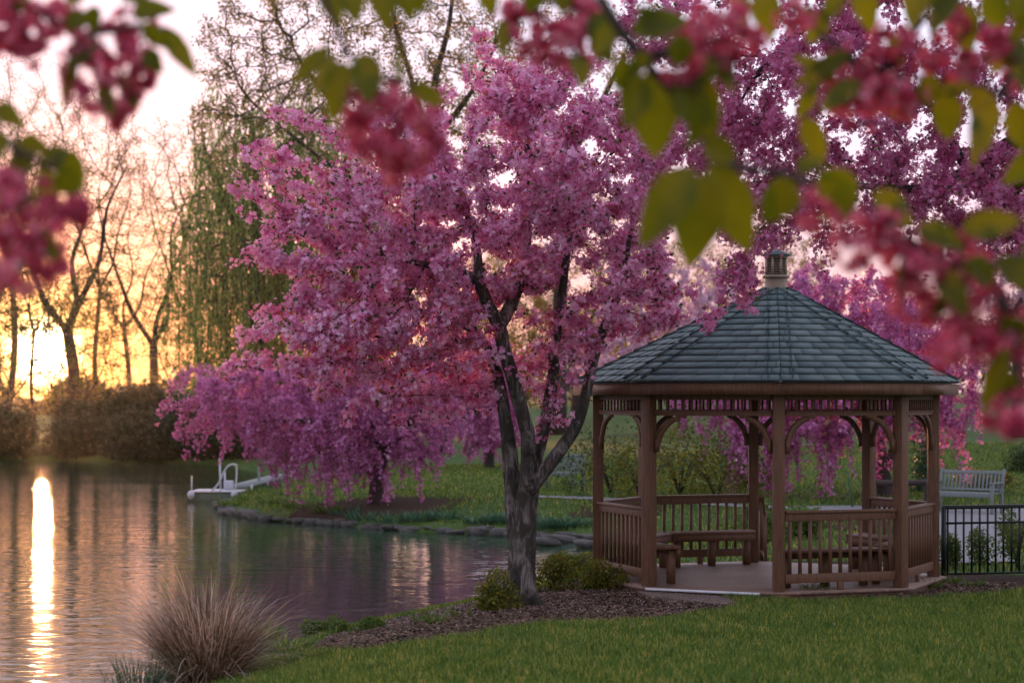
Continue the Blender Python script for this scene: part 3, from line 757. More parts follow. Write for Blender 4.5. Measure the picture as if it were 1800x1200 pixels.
def bare_tree(px, d, pytop, lean, label, nleaf=4200, spreadpx=90, trunk_r=.3, fork=.35, seed=1):
    base = P(px, 780, d); base.z = ground(base.x, base.y) - .05
    top = P(px + lean, pytop, d); Hh = top.z - base.z
    f0 = base + (top - base) * fork
    w = spreadpx * d / F
    limbs = [[(*base, trunk_r * 1.25), (*(base + (f0 - base) * .5 + Vector((.1 * w * math.sin(seed), 0, 0))), trunk_r), (*f0, trunk_r * .85)]]
    for k in range(3):
        an = seed * 1.7 + k * 2.1
        def q(a, h, t=0): return f0 + Vector((math.cos(an + t) * w * a, math.sin(an + t) * w * a * .7, Hh * h))
        limbs.append([(*f0, trunk_r * .6), (*q(.25, .09), trunk_r * .5), (*q(.42, .2, .3), trunk_r * .36), (*q(.62, .34, .1), trunk_r * .22), (*q(.72, .46, .4), trunk_r * .1)])
    att = np.vstack([ell(f0 + Vector((0, 0, Hh * .34)), (w, w * .8, Hh * .40), 900, .2), ell(f0 + Vector((0, 0, Hh * .05)), (w * 1.05, w * .7, Hh * .2), 260)])
    return leafing('spring_tree', label, base, limbs, att, nleaf, .125, .42, r0=.011, kill=.45, spread=.3)[0]
bare_tree(112, 112, 150, 20, 'bare forked tree whose trunk stands just right of the setting sun', 11000, 165, .36, .30, 2)
bare_tree(62, 124, 330, -5, 'thin bare tree whose trunk crosses the setting sun', 4600, 70, .11, .4, 5)
bare_tree(268, 116, 200, 5, 'bare tree with fanned limbs halfway between the sun and the willow', 6500, 140, .27, .28, 3)
bare_tree(172, 132, 260, 8, 'slim bare tree with a straight trunk behind the forked tree', 4000, 95, .16, .5, 4)
bare_tree(-40, 118, 150, 10, 'bare tree at the far left edge of the wooded bank', 9000, 140, .24, .3, 6)
bare_tree(10, 140, 130, 30, 'tall hazy bare tree rising highest above the left bank', 9500, 140, .24, .4, 7)
bare_tree(345, 135, 230, -20, 'bare tree half hidden behind the left edge of the willow', 4500, 110, .2, .35, 8)
bare_tree(225, 150, 270, -20, 'distant bare tree behind the fanned limbs', 4500, 130, .2, .35, 9)
bare_tree(20, 106, 430, 0, 'short twiggy tree on the bank left of the sun', 7000, 95, .09, .2, 11)
bare_tree(150, 108, 440, 0, 'short twiggy tree on the bank right of the forked tree', 7000, 90, .08, .2, 12)
bare_tree(315, 112, 420, 0, 'short twiggy tree just left of the willow', 2800, 80, .08, .2, 14)
bare_tree(95, 170, 470, 0, 'distant twiggy tree directly behind the setting sun gap', 5500, 110, .1, .2, 15)
bare_tree(1010, 125, 330, 0, 'distant tree filling the gap under the big crabapple crown', 24000, 150, .25, .3, 3)
bare_tree(1180, 135, 400, 0, 'distant budding tree left of the gazebo cupola', 24000, 150, .25, .25, 5)
bare_tree(1350, 140, 380, 0, 'distant budding tree right behind the gazebo cupola', 24000, 140, .25, .25, 8)
bare_tree(880, 120, 420, 0, 'distant budding tree behind the forked limbs of the big crabapple', 24000, 120, .2, .25, 6)
# tall leafing tree
b = P(770, 790, 82); b.z = ground(b.x, b.y); d = b.y
lb = [[(*b, .4), (*P(765, 600, d), .32), (*P(758, 400, d), .25), (*P(752, 250, d), .2)], [(*P(752, 250, d), .13), (*P(720, 130, d), .10), (*P(690, 30, d), .09), (*P(680, -60, d), .05)],
      [(*P(752, 250, d), .2), (*P(765, 140, d + 1), .15), (*P(790, 40, d + 1), .1), (*P(800, -80, d + 1), .05)], [(*P(758, 340, d), .2), (*P(660, 240, d), .13), (*P(560, 150, d - 1), .08), (*P(500, 60, d - 1), .04)],
      [(*P(765, 480, d), .2), (*P(650, 350, d + 1), .12), (*P(540, 260, d + 1), .07), (*P(430, 170, d + 1), .04)], [(*P(752, 260, d), .16), (*P(830, 160, d - 1), .1), (*P(880, 60, d - 1), .05)]]
att = np.vstack([pell(600, 70, d, 280, 200, 6, 1500), pell(470, 230, d, 150, 120, 4, 500), pell(820, 120, d, 130, 220, 4.5, 600)])
leafing('leafing_tree', 'tall tree with sparse yellow green spring leaves rising behind the big crabapple', b, lb, att, 34000, .12, .40, infl=3, kill=.42, spread=.3)
b = P(980, 780, 100); b.z = ground(b.x, b.y); d = b.y
lb = [[(*b, .5), (*P(985, 500, d), .36), (*P(990, 300, d), .25)], [(*P(990, 300, d), .2), (*P(1100, 100, d), .1)], [(*P(990, 300, d), .2), (*P(940, 60, d), .08)]]
att = np.vstack([pell(1030, 80, d, 240, 200, 6, 500)])
leafing('leafing_tree', 'tall sparse tree showing through gaps at the top of the big crabapple crown', b, lb, att, 7000, .15, .6, spread=.3)

# willow
b = P(452, 790, 99); b.z = ground(b.x, b.y); d = b.y
lb = [[(*b, .6), (*P(455, 620, d), .5), (*P(450, 480, d), .42)], [(*P(450, 480, d), .3), (*P(400, 360, d), .2), (*P(360, 280, d), .1)], [(*P(450, 480, d), .3), (*P(500, 330, d), .2), (*P(540, 220, d), .1)],
      [(*P(450, 480, d), .3), (*P(450, 330, d - 2), .2), (*P(440, 200, d - 3), .1)], [(*P(455, 560, d), .25), (*P(560, 480, d), .15), (*P(640, 420, d), .08)]]
att = np.vstack([pell(470, 310, d, 175, 210, 5.0, 620, .3), pell(600, 400, d, 150, 210, 4.5, 440, .3), pell(365, 440, d, 80, 160, 3.5, 240), pell(450, 600, d, 150, 60, 4, 160)])
root = empty('willow_tree', b, 'huge green weeping willow trailing its curtains to the water behind the pink trees', 'tree')
sp, spar, srad = limb_nodes(lb, .6)
pos, par = colonize(sp, spar, att, .6, 3, .7, 110, (0, 0, .05)); r = radii(pos, par, .02, 2.1); r[:len(sp)] = np.maximum(srad, .03)
tm = MB()
for l in lb: c = catmull(l, 4); tm.tube(c[:, :3], c[:, 3], 9, noise=.05)
tm.build('trunk', M['bark_far'], root, smooth=True)
bm = MB(); branch_mesh(bm, pos, par, r, len(sp), .14)
cand = np.arange(len(sp), len(pos)); lp = []
for a in rng.choice(cand, 1200):
    L = min(rng.choice([2, 3.5, 5.5, 9]) * rng.uniform(.7, 1.2), pos[a][2] - rng.uniform(.2, 3)); 
    if L < 1: continue
    n_ = 7; z = np.linspace(0, 1, n_)[:, None]; o_ = rng.normal(0, .7, 2)
    q_ = pos[a] + np.hstack([o_[0] * np.sqrt(z), o_[1] * np.sqrt(z), -L * z])
    bm.tube(q_, .012, 3, cap=False)
    tt = rng.uniform(0, n_ - 1.01, int(L * 13)); k = tt.astype(int); w = (tt - k)[:, None]
    lp.append(q_[k] * (1 - w) + q_[k + 1] * w)
bm.build('branches', M['bark_far'], root)
lp = np.vstack(lp) + rng.normal(0, .08, (sum(len(q_) for q_ in lp), 3))
sp_ = (np.array([(0, 0, 0), (.16, .4, 0), (0, 1, 0), (-.16, .4, 0)]), [np.array([(0, 1, 2, 3)])])
dn = rng.normal(0, 1, lp.shape); dn[:, 2] *= .25
MB().scatter(*sp_, lp, dn, rng.uniform(.16, .30, len(lp)), np.where(rng.random(len(lp)) < .5, 3.14, 0) + rng.normal(0, .35, len(lp))).build('crown', M['leaf_willow'], root)
print('trees done')

# ------------------------------------------------------------------ bushes
def bush_mesh(n, size, ls, tpl, mat, name='foliage', lumps=7, zs=1.0):
    mb = MB(); w = rng.dirichlet(np.ones(lumps) * 3)
    for k in range(lumps):
        c = rng.normal(0, .33, 3) * np.array(size); c[2] = size[2] * rng.uniform(.12, .75) * zs
        rr = np.array(size) * rng.uniform(.35, .6); m_ = max(8, int(n * w[k]))
        p_ = ell(c, rr, m_, .55); p_[:, 2] = np.abs(p_[:, 2])
        mb.scatter(*tpl, p_, (p_ - c) / rr + rng.normal(0, .7, p_.shape), rng.uniform(ls * .6, ls * 1.3, m_))
    return mb
def bush(name, label, loc, size, n, ls, mat, cat='bush', grp=None, stems=True, tpl=LEAF_Q):
    root = empty(name, loc, label, cat, grp, 0)
    mb = bush_mesh(n, size, ls, tpl, mat)
    fo = mb.build('foliage', mat, None); fo.parent = root
    if stems:
        sm = MB()
        for k in range(9):
            a = rng.uniform(0, 6.28); e = np.array((math.cos(a) * size[0] * .6, math.sin(a) * size[1] * .6, size[2] * rng.uniform(.7, 1.1)))
            sm.tube(np.array([(0, 0, -.03), e * np.array((.3, .3, .5)), e]), [.012 * size[2] + .004, .008 * size[2] + .003, .003], 4)
        s_ = sm.build('stems', M['twig'], None); s_.parent = root
    return root
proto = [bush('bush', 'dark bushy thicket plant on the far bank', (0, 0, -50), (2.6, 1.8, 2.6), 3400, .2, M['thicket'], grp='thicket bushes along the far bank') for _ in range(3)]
k = 0
for px in np.arange(-60, 700, 15):
    dd = (rng.uniform(98.5, 100) if k % 2 else rng.uniform(101, 106)) if px < 330 else rng.uniform(103, 110)
    o = proto[k] if k < 3 else copy_tree(proto[k % 3])
    x = (px + rng.uniform(-6, 6) - 900) * dd / F
    if k % 2: dd = float(np.interp(x, [-70, -35, -22, -13.5, -10], [98.5, 97.5, 96, 91, 86])) + rng.uniform(.1, .7); x = (px - 900) * dd / F
    o.location = (x, dd, ground(x, dd) - .1); o.rotation_euler = (0, 0, rng.uniform(0, 6.28)); s = rng.uniform(.8, 1.15) if px > 250 else rng.uniform(.6, .9); s *= .28 if 36 < px < 116 else 1; o.scale = (s * 1.1, s, s * rng.uniform(.85, 1.1)); k += 1
# farther woods beyond the bank
tp_ = []; 
mb = MB()
for k in range(150):
    dd = rng.uniform(190, 260); x = rng.uniform(-95, 85) * dd / 220; z0 = ground(x, dd)
    hh = rng.uniform(2.0, 3.6) if x < -30 else (rng.uniform(4, 7) if x < 5 else rng.uniform(6, 13))
    if abs(x / dd - math.tan(SUN_AZ)) < .012: hh = .9
    c = np.array((x, dd, z0 + hh * .5)); p_ = ell(c, (hh * .8, hh * .6, hh * .55), 260, .5)
    mb.scatter(*LEAF_Q, p_, rng.normal(0, 1, p_.shape), rng.uniform(.5, 1.0, 260))
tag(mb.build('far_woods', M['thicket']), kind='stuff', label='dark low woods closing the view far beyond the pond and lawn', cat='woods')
# garden shrubs behind the gazebo
for (px, dd, sz, mt, lab) in [(1075, 50, (1.6, 1.2, 1.7), 'leaf_dark', 'dark green shrub on the lawn between the gazebo left posts'), (1130, 47, (1.5, 1.1, 1.5), 'leaf_shrub', 'yellow green shrub right behind the left gazebo bench'),
                              (1195, 50, (1.7, 1.2, 1.8), 'leaf_shrub', 'tall loose olive shrub seen through the gazebo entrance'), (1260, 48, (1.5, 1.1, 1.3), 'leaf_shrub', 'low loose olive shrub seen above the gazebo back bench'),
                              (1310, 52, (1.1, 1.0, 1.2), 'leaf_dark', 'small dark shrub behind the gazebo back post'), (1420, 36, (.7, .6, .5), 'leaf_bright', 'low green plant beyond the back opening of the gazebo'),
                              (1345, 35, (.6, .5, .9), 'leaf_bright', 'leafy green plant beside the back post of the gazebo'), (1792, 56, (.8, .7, .8), 'leaf_dark', 'dark round bush right of the pale bench'),
                              (1620, 50, (.5, .5, 1.5), 'blue_green', 'tall green grassy plant beside the dark weeping tree trunk'), (1735, 50, (.9, .6, .45), 'leaf_shrub', 'loose thin shrub behind the pale bench')]:
    x = (px - 900) * dd / F; bush('shrub', lab, (x, dd, ground(x, dd)), sz, 1500, .09, M[mt], 'shrub', 'garden shrubs beyond the gazebo')

# mulch-bed shrubs
for (px, py, w, h_, mt, lab) in [(868, 1074, .24, .5, 'leaf_shrub', 'yellow green shrub tight against the left side of the big forked trunk'), (970, 1040, .34, .55, 'leaf_shrub', 'dense yellow green shrub just right of the big forked trunk'),
                                 (1058, 1037, .30, .44, 'leaf_shrub', 'round yellow green shrub at the left corner of the gazebo'), (1020, 1008, .40, .38, 'leaf_shrub', 'golden shrub at the water between trunk and gazebo'),
                                 (575, 1118, .22, .24, 'leaf_bright', 'bright green leafy clump on the bank right of the dry grass'), (650, 1108, .2, .15, 'leaf_bright', 'low yellow green clump on the pond edge left of the mulch')]:
    g = G(px, py); bush('shrub', lab, g, (w * 1.3, w * 1.1, h_ * .85), 2300, .045, M[mt], 'shrub', 'small shrubs at the mulch bed', tpl=LEAF)
for (px, dd, w, h_, lab) in [(1668, 29.6, .26, .5, 'small shrub behind the black fence beside the gazebo'), (1722, 30.2, .26, .52, 'small yellow green shrub behind the middle of the black fence'), (1788, 29.4, .3, .8, 'taller green shrub behind the right end of the black fence')]:
    x = (px - 900) * dd / F; bush('shrub', lab, (x, dd, ground(x, dd)), (w, w, h_), 1100, .05, M['leaf_bright'], 'shrub', 'shrubs behind the black fence', tpl=LEAF)

# blade plants -------------------------------------------------------
def blades(n, base_r, L, width, lean=(.2, .9), droop=.5, seg=5, up=0.0, rx=1.0):
    """arching blades from a tussock; returns verts, faces local to origin"""
    mb = MB(); a = rng.uniform(0, 6.283, n); rr = base_r * np.sqrt(rng.random(n)); ln_ = rng.uniform(L[0], L[1], n); le = rng.uniform(lean[0], lean[1], n); dr = rng.uniform(.2, 1, n) * droop
    a2 = a + rng.normal(0, .7, n)
    t = np.linspace(0, 1, seg)
    hx = ln_[:, None] * (le[:, None] * t + dr[:, None] * t ** 2.4 * .8); hz = ln_[:, None] * (t * (1 - .35 * le[:, None]) - dr[:, None] * t ** 3 * .75)
    cx = rr[:, None] * np.cos(a)[:, None] * rx + hx * np.cos(a2)[:, None] * rx; cy_ = rr[:, None] * np.sin(a)[:, None] + hx * np.sin(a2)[:, None]; cz = hz + up
    wv = width * rng.uniform(.6, 1.3, n)[:, None] * (1 - t ** 2 * .93)[None] * .5
    tw = a2 + math.pi / 2 + rng.normal(0, .6, n); dx, dy = np.cos(tw)[:, None] * wv, np.sin(tw)[:, None] * wv
    A = np.stack([cx - dx, cy_ - dy, cz], -1); B = np.stack([cx + dx, cy_ + dy, cz], -1)
    V = np.stack([A, B], 2).reshape(n, seg * 2, 3)
    ii = np.arange(seg - 1); fq = np.stack([2 * ii, 2 * ii + 1, 2 * ii + 3, 2 * ii + 2], 1)
    mb.add(V.reshape(-1, 3), (fq[None] + (np.arange(n) * seg * 2)[:, None, None]).reshape(-1, 4))
    return mb
def place(mb, name, mat, loc, label, cat, grp=None):
    o = mb.build(name, mat, None); o.location = loc; return tag(o, label, cat, grp)
gx = (362 - 900) * 19.6 / F
gz = max(ground(gx, 19.6), .02)
tus = blades(2000, .27, (.6, 1.5), .0125, (.02, .62), .55, 7, rx=.9); t2 = blades(420, .25, (.5, 1.3), .012, (.5, 1.0), 1.15, 7); tus.add(t2.v[0], t2.f[0]); t3 = blades(500, .3, (.2, .5), .012, (.2, 1.1), .6, 5); tus.add(t3.v[0], t3.f[0])
place(tus, 'ornamental_grass', M['straw'], (gx, 19.6, gz - .05), 'dry tan ornamental grass tussock arching over the bank at the water', 'grass clump')
place(blades(230, .2, (.4, .75), .012, (.0, .3), .15, 5, rx=1.3), 'reed_clump', M['blue_green'], ((248 - 900) * 19.0 / F, 19.0, -.02), 'upright green reeds at the water left of the dry tussock', 'reeds')
for (px, py, n_, L, mt, lab, cat) in [(765, 1096, 60, (.15, .34), 'leaf_bright', 'spiky green lily clump on the pond edge above the mulch', 'plant'), (812, 1084, 26, (.12, .3), 'leaf_bright', 'thin green stems on the pond edge left of the trunk shrub', 'plant'),
                                      (1432, 1046, 170, (.12, .30), 'leaf_bright', 'wide green daylily clump in front of the gazebo railing', 'plant'), (1537, 1036, 70, (.12, .27), 'leaf_bright', 'small green daylily below the right front gazebo post', 'plant'),
                                      (1636, 1034, 100, (.1, .24), 'leaf_bright', 'low green tuft at the right corner of the gazebo', 'plant'), (1678, 1026, 60, (.1, .25), 'leaf_bright', 'thin green tuft below the black fence', 'plant'),
                                      (1712, 1030, 50, (.1, .2), 'leaf_bright', 'short green tuft in the mulch under the fence', 'plant'), (740, 1093, 40, (.1, .2), 'leaf_bright', 'short grass tuft left of the spiky lily', 'plant'),
                                      (505, 1150, 240, (.15, .4), 'grass', 'loose green grass tuft on the bank right of the dry tussock', 'plant'), (470, 1120, 120, (.15, .35), 'grass', 'yellowish grass tuft between the dry tussock and the water', 'plant')]:
    g = G(px, py); place(blades(n_, .09 + .0004 * n_, L, .016, (.2, 1.0), .6, 5), 'grass_clump' if mt == 'grass' else 'perennial_plant', M[mt], g, lab, cat, 'small plants at the bed edges')
# plants on the far point
ORD = ['first', 'second', 'third', 'fourth', 'fifth', 'sixth', 'seventh', 'eighth', 'ninth', 'tenth', 'eleventh', 'twelfth']
PLN = [(735, 915, 160), (690, 918, 90), (785, 912, 90), (640, 914, 80), (880, 918, 180), (845, 920, 90), (980, 928, 200), (950, 925, 120), (440, 880, 120), (480, 885, 120), (525, 893, 110), (575, 900, 110), (410, 888, 90), (610, 905, 60), (500, 870, 110), (455, 868, 90), (1010, 925, 110), (915, 915, 90)]
for px, py, n_ in PLN:
    g = G(px, py); o = blades(n_, .4, (.16, .42), .035, (.2, 1.0), .5, 4).build('bank_plant', M['blue_green'] if px > 600 else M['leaf_bright'], None); o.location = g
    kk = sorted(q_[0] for q_ in PLN if (q_[0] > 600) == (px > 600)).index(px)
    tag(o, ORD[kk] + ' from the left of the ' + ('blue green bank plants on the far point' if px > 600 else 'fresh green plants on the grassy tip'), 'plant', 'plants along the far point' if px > 600 else 'plants on the tip of the point')
print('plants done')

# ------------------------------------------------------------------ stones
def stone_mesh(seed):
    r2 = np.random.default_rng(seed); me = MB()
    # lumpy faceted slab from an icosphere-like lathe
    nr, ns = 6, 9; V = []
    for a in range(1, nr):
        th = math.pi * a / nr
        for b_ in range(ns):
            ph = 2 * math.pi * b_ / ns
            k = 1 + r2.normal(0, .13)
            z = math.cos(th); z = math.copysign(abs(z) ** .6, z)
            V.append((math.sin(th) ** .5 * math.cos(ph) * k, math.sin(th) ** .5 * math.sin(ph) * k, z * (1 + r2.normal(0, .08))))
    V += [(0, 0, 1), (0, 0, -1)]; V = np.array(V)
    i_ = np.arange(nr - 2)[:, None]; j_ = np.arange(ns)[None]; k_ = (j_ + 1) % ns
    q_ = np.stack([i_ * ns + j_, (i_ + 1) * ns + j_, (i_ + 1) * ns + k_, i_ * ns + k_], -1).reshape(-1, 4)
    t0, b0 = len(V) - 2, len(V) - 1; j_ = np.arange(ns); k_ = (j_ + 1) % ns
    me.add(V, [q_, np.stack([np.full(ns, t0), j_, k_], 1), np.stack([np.full(ns, b0), (nr - 2) * ns + k_, (nr - 2) * ns + j_], 1)])
    return me
stones = [stone_mesh(s_).build('stone', M['stone']) for s_ in range(5)]
cnt = 0
def put_stone(x, y, z, s, label, grp, mat=None, rz=None):
    global cnt
    o = stones[cnt] if cnt < 5 else stones[cnt % 5].copy()
    if cnt >= 5: COL.objects.link(o)
    o.location = (x, y, z); o.scale = s; o.rotation_euler = (rng.normal(0, .08), rng.normal(0, .08), rng.uniform(-.4, .4) if rz is None else rz)
    tag(o, label, 'stone', grp); cnt += 1; return o
edge = POND[8:16]
for a, b_ in zip(edge[:-1], edge[1:]):
    L = np.linalg.norm(b_ - a); ang = math.atan2(*(b_ - a)[::-1]); t = 0
    while t < L:
        w = rng.uniform(.22, .6); p_ = a + (b_ - a) * (t + w * .5) / L + rng.normal(0, .06, 2)
        put_stone(p_[0], p_[1], rng.uniform(.0, .08), (w * .55, rng.uniform(.18, .3), rng.uniform(.05, .12)), 'flat grey stone in the edging round the grassy point', 'edging stones of the far point', rz=ang + rng.normal(0, .15)); t += w * .85
for px, py, w, ln_ in [(1020, 944, .5, 'longest flat pale stone at the water against the left gazebo post'), (985, 952, .4, 'flat pale stone at the water midway between trunk and gazebo'), (1040, 962, .35, 'nearest flat pale stone at the water by the left gazebo post'), (960, 958, .3, 'smallest flat pale stone at the water just right of the trunk')]:
    g = P(px, py, 3.0 * F / (py - HOR)); put_stone(g.x, g.y, .05, (w, .25, .1), ln_, 'broad stones right of the trunk')
for k in range(34):
    x, y = rng.uniform(.95, 1.75), rng.uniform(25.6, 27.2); s = rng.uniform(.02, .06)
    put_stone(x, y, ground(x, y) + .02, (s, s * .8, s * .5), 'small pale stone in the rubble by the left gazebo corner', 'rubble stones at the gazebo corner', rz=rng.uniform(0, 3))
for k in range(16):
    g = G(rng.uniform(1370, 1660), rng.uniform(1043, 1049)); s = rng.uniform(.012, .03)
    put_stone(g.x, g.y, g.z + .015, (s, s * .8, s * .5), 'small pale pebble in the mulch below the gazebo railing', 'pebbles in front of the gazebo', rz=rng.uniform(0, 3))

# ------------------------------------------------------------------ mulch chips and grass
n = 52000; poly = np.array(MULCH)
X = rng.uniform(poly[:, 0].min(), poly[:, 0].max(), n); Y = rng.uniform(poly[:, 1].min(), 27.0, n)
k = (sdist(X, Y, poly) < .03) & (np.hypot(X - GC[0], Y - GC[1]) > 2.3) & (sdist(X, Y) > .05); X, Y = X[k], Y[k]
chip = (np.array([(-.5, -.16, 0), (.5, -.12, 0), (.42, .16, .05), (-.45, .14, .05), (0, 0, .12)]), [np.array([(0, 1, 4), (1, 2, 4), (2, 3, 4), (3, 0, 4)])])
nn = rng.normal(0, .35, (len(X), 3)); nn[:, 2] = 1
tag(MB().scatter(*chip, np.c_[X, Y, H(X, Y) + .02], nn, rng.uniform(.025, .075, len(X))).build('mulch_chips', M['chip']), 'brown shredded bark mulch chips around the big trunk', 'mulch', kind='stuff')

pm = MB(); n = 1500; X = rng.uniform(-2.5, 3.2, n); Y = rng.uniform(22.6, 26.5, n); k = (sdist(X, Y, poly) < -.02) & (sdist(X, Y) > .1) & (np.hypot(X - GC[0], Y - GC[1]) > 2.4); X, Y = X[k], Y[k]
nn = rng.normal(0, .3, (len(X), 3)); nn[:, 2] = 1
tag(pm.scatter(*PETAL, np.c_[X, Y, H(X, Y) + .035], nn, rng.uniform(.012, .024, len(X))).build('fallen_petals', M['petal_pale']), 'pale pink petals fallen on the mulch under the big crabapple', 'petals', kind='stuff')

n = 420; X = rng.uniform(-1.5, 3.5, n); Y = rng.uniform(19.5, 24.5, n); k = sdist(X, Y, poly) > .05; X, Y = X[k], Y[k]
tag(MB().scatter(*PETAL, np.c_[X, Y, H(X, Y) + rng.uniform(.03, .07, len(X))], rng.normal(0, .4, (len(X), 3)) + np.array((0, 0, 1)), rng.uniform(.010, .02, len(X))).build('lawn_petals', M['petal_pale']), 'pale pink petals scattered over the lawn in front of the gazebo', 'petals', kind='stuff')

def grass(name, cnt_, xr, yr, L, w, keepf, mat, label, dens=None):
    Y = np.sqrt(rng.uniform(yr[0] ** 2, yr[1] ** 2, cnt_)) if dens is None else rng.uniform(*yr, cnt_)
    X = rng.uniform(-1, 1, cnt_) * (Y * .262 + .3) if xr is None else rng.uniform(*xr, cnt_)
    k = keepf(X, Y); X, Y = X[k], Y[k]; n_ = len(X); Z = H(X, Y)
    patch = .55 + .45 * (wob(X * 1.3, Y * 1.1) * .5 + .5) + .35 * (np.sin(X * 9 + 2 * np.sin(Y * 7)) * np.sin(Y * 8 + 2 * np.sin(X * 5)) * .5 + .5)
    ln_ = rng.uniform(L[0], L[1], n_) * patch; a = rng.uniform(0, 6.283, n_); le = rng.uniform(.05, .75, n_); tw = rng.uniform(0, 3.14, n_)
    dx, dy = np.cos(tw) * w * .5, np.sin(tw) * w * .5; lx, ly = np.cos(a) * ln_ * le, np.sin(a) * ln_ * le
    V = np.stack([np.stack([X - dx, Y - dy, Z], -1), np.stack([X + dx, Y + dy, Z], -1), np.stack([X + lx * .4 + dx * .8, Y + ly * .4 + dy * .8, Z + ln_ * .55], -1), np.stack([X + lx * .4 - dx * .8, Y + ly * .4 - dy * .8, Z + ln_ * .55], -1),
                  np.stack([X + lx, Y + ly, Z + ln_ * (1 - .3 * le)], -1)], 1)
    off = (np.arange(n_) * 5)[:, None]
    mb = MB().add(V.reshape(-1, 3), [np.array([[0, 1, 2, 3]]) + off, np.array([[3, 2, 4]]) + off])
    return tag(mb.build(name, mat), label, 'grass', kind='stuff')
def okg(X, Y): return (sdist(X, Y, poly) > .02 + .05 * wob(X * 5, Y * 5)) & (sdist(X, Y) > .12) & (np.hypot(X - GC[0], Y - GC[1]) > 2.35)
grass('grass', 330000, None, (14.2, 27.5), (.05, .12), .0075, okg, M['grass'], 'short green lawn grass sloping down to the gazebo and pond')
def okf(X, Y): return (sdist(X, Y) > .2) & (sdist(X, Y, np.array(PATH1)) > .05) & (np.hypot(X - GC[0], Y - GC[1]) > 2.5) & (sdist(X, Y, poly) > 0) & (np.hypot(X + 3.4, (Y - 48.5)) > 1.9)
grass('far_grass', 120000, None, (28, 70), (.06, .13), .02, okf, M['grass'], 'green lawn grass around the gazebo and on the far point')
print('grass done')

# ------------------------------------------------------------------ gazebo
gz0 = ground(*GC)
gaz = empty('gazebo', (GC[0], GC[1], FZ - .1), 'brown wooden octagonal gazebo with slate coloured shingle roof and small cupola', 'gazebo')
MB().poly_prism([gv(k, 2.40) for k in range(8)], FZ - .30, FZ - .035).build('deck_rim', M['wood'], gaz, bevel=.006)
fl = MB()
# floor boards clipped to the octagon
OCT = np.array([gv(k, 2.44) for k in range(8)])
for y0 in np.arange(GC[1] - 2.5, GC[1] + 2.5, .14):
    cut = []
    for yy in (y0, y0 + .132):
        xs_ = []
        for a, b_ in zip(OCT, np.roll(OCT, -1, 0)):
            if (a[1] > yy) != (b_[1] > yy): xs_.append(a[0] + (b_[0] - a[0]) * (yy - a[1]) / (b_[1] - a[1]))
        cut.append(sorted(xs_))
    if len(cut[0]) < 2 or len(cut[1]) < 2: continue
    (a0, a1), (b0, b1) = cut
    v = [(a0, y0, 0), (a1, y0, 0), (b1, y0 + .132, 0), (b0, y0 + .132, 0)]
    v = np.array([(x, y, z) for z in (FZ - .035, FZ) for x, y, _ in v])
    fl.add(v, np.array([(3, 2, 1, 0), (4, 5, 6, 7), (0, 1, 5, 4), (1, 2, 6, 5), (2, 3, 7, 6), (3, 0, 4, 7)]))
fl.build('floor', M['wood_floor'], gaz)
POST_TOP = 3.06
for k in range(8):
    a = PH0 + k * math.pi / 4; x, y = gv(k)
    b = MB(); b.box((x, y, (FZ + POST_TOP) / 2), (.145, .145, POST_TOP - FZ), rz=a)
    b.build('post', M['wood'], gaz, bevel=.008)
bal = None; spin = None
def sub(mesh_obj, parent, loc, rz, name):
    o = mesh_obj.copy() if mesh_obj.parent is not None else mesh_obj
    if mesh_obj.parent is not None: COL.objects.link(o)
    o.parent = parent; o.location = Vector(loc) - world_loc(parent); o.rotation_euler = (0, 0, rz); return o
bal_p = MB().box((0, 0, 0), (.036, .036, .74)).build('baluster', M['wood'], None)
spi_p = MB().box((0, 0, 0), (.028, .022, .17)).build('spindle', M['wood'], None)
leg_p = MB().box((0, 0, 0), (.09, .09, .42)).build('leg', M['wood'], None)
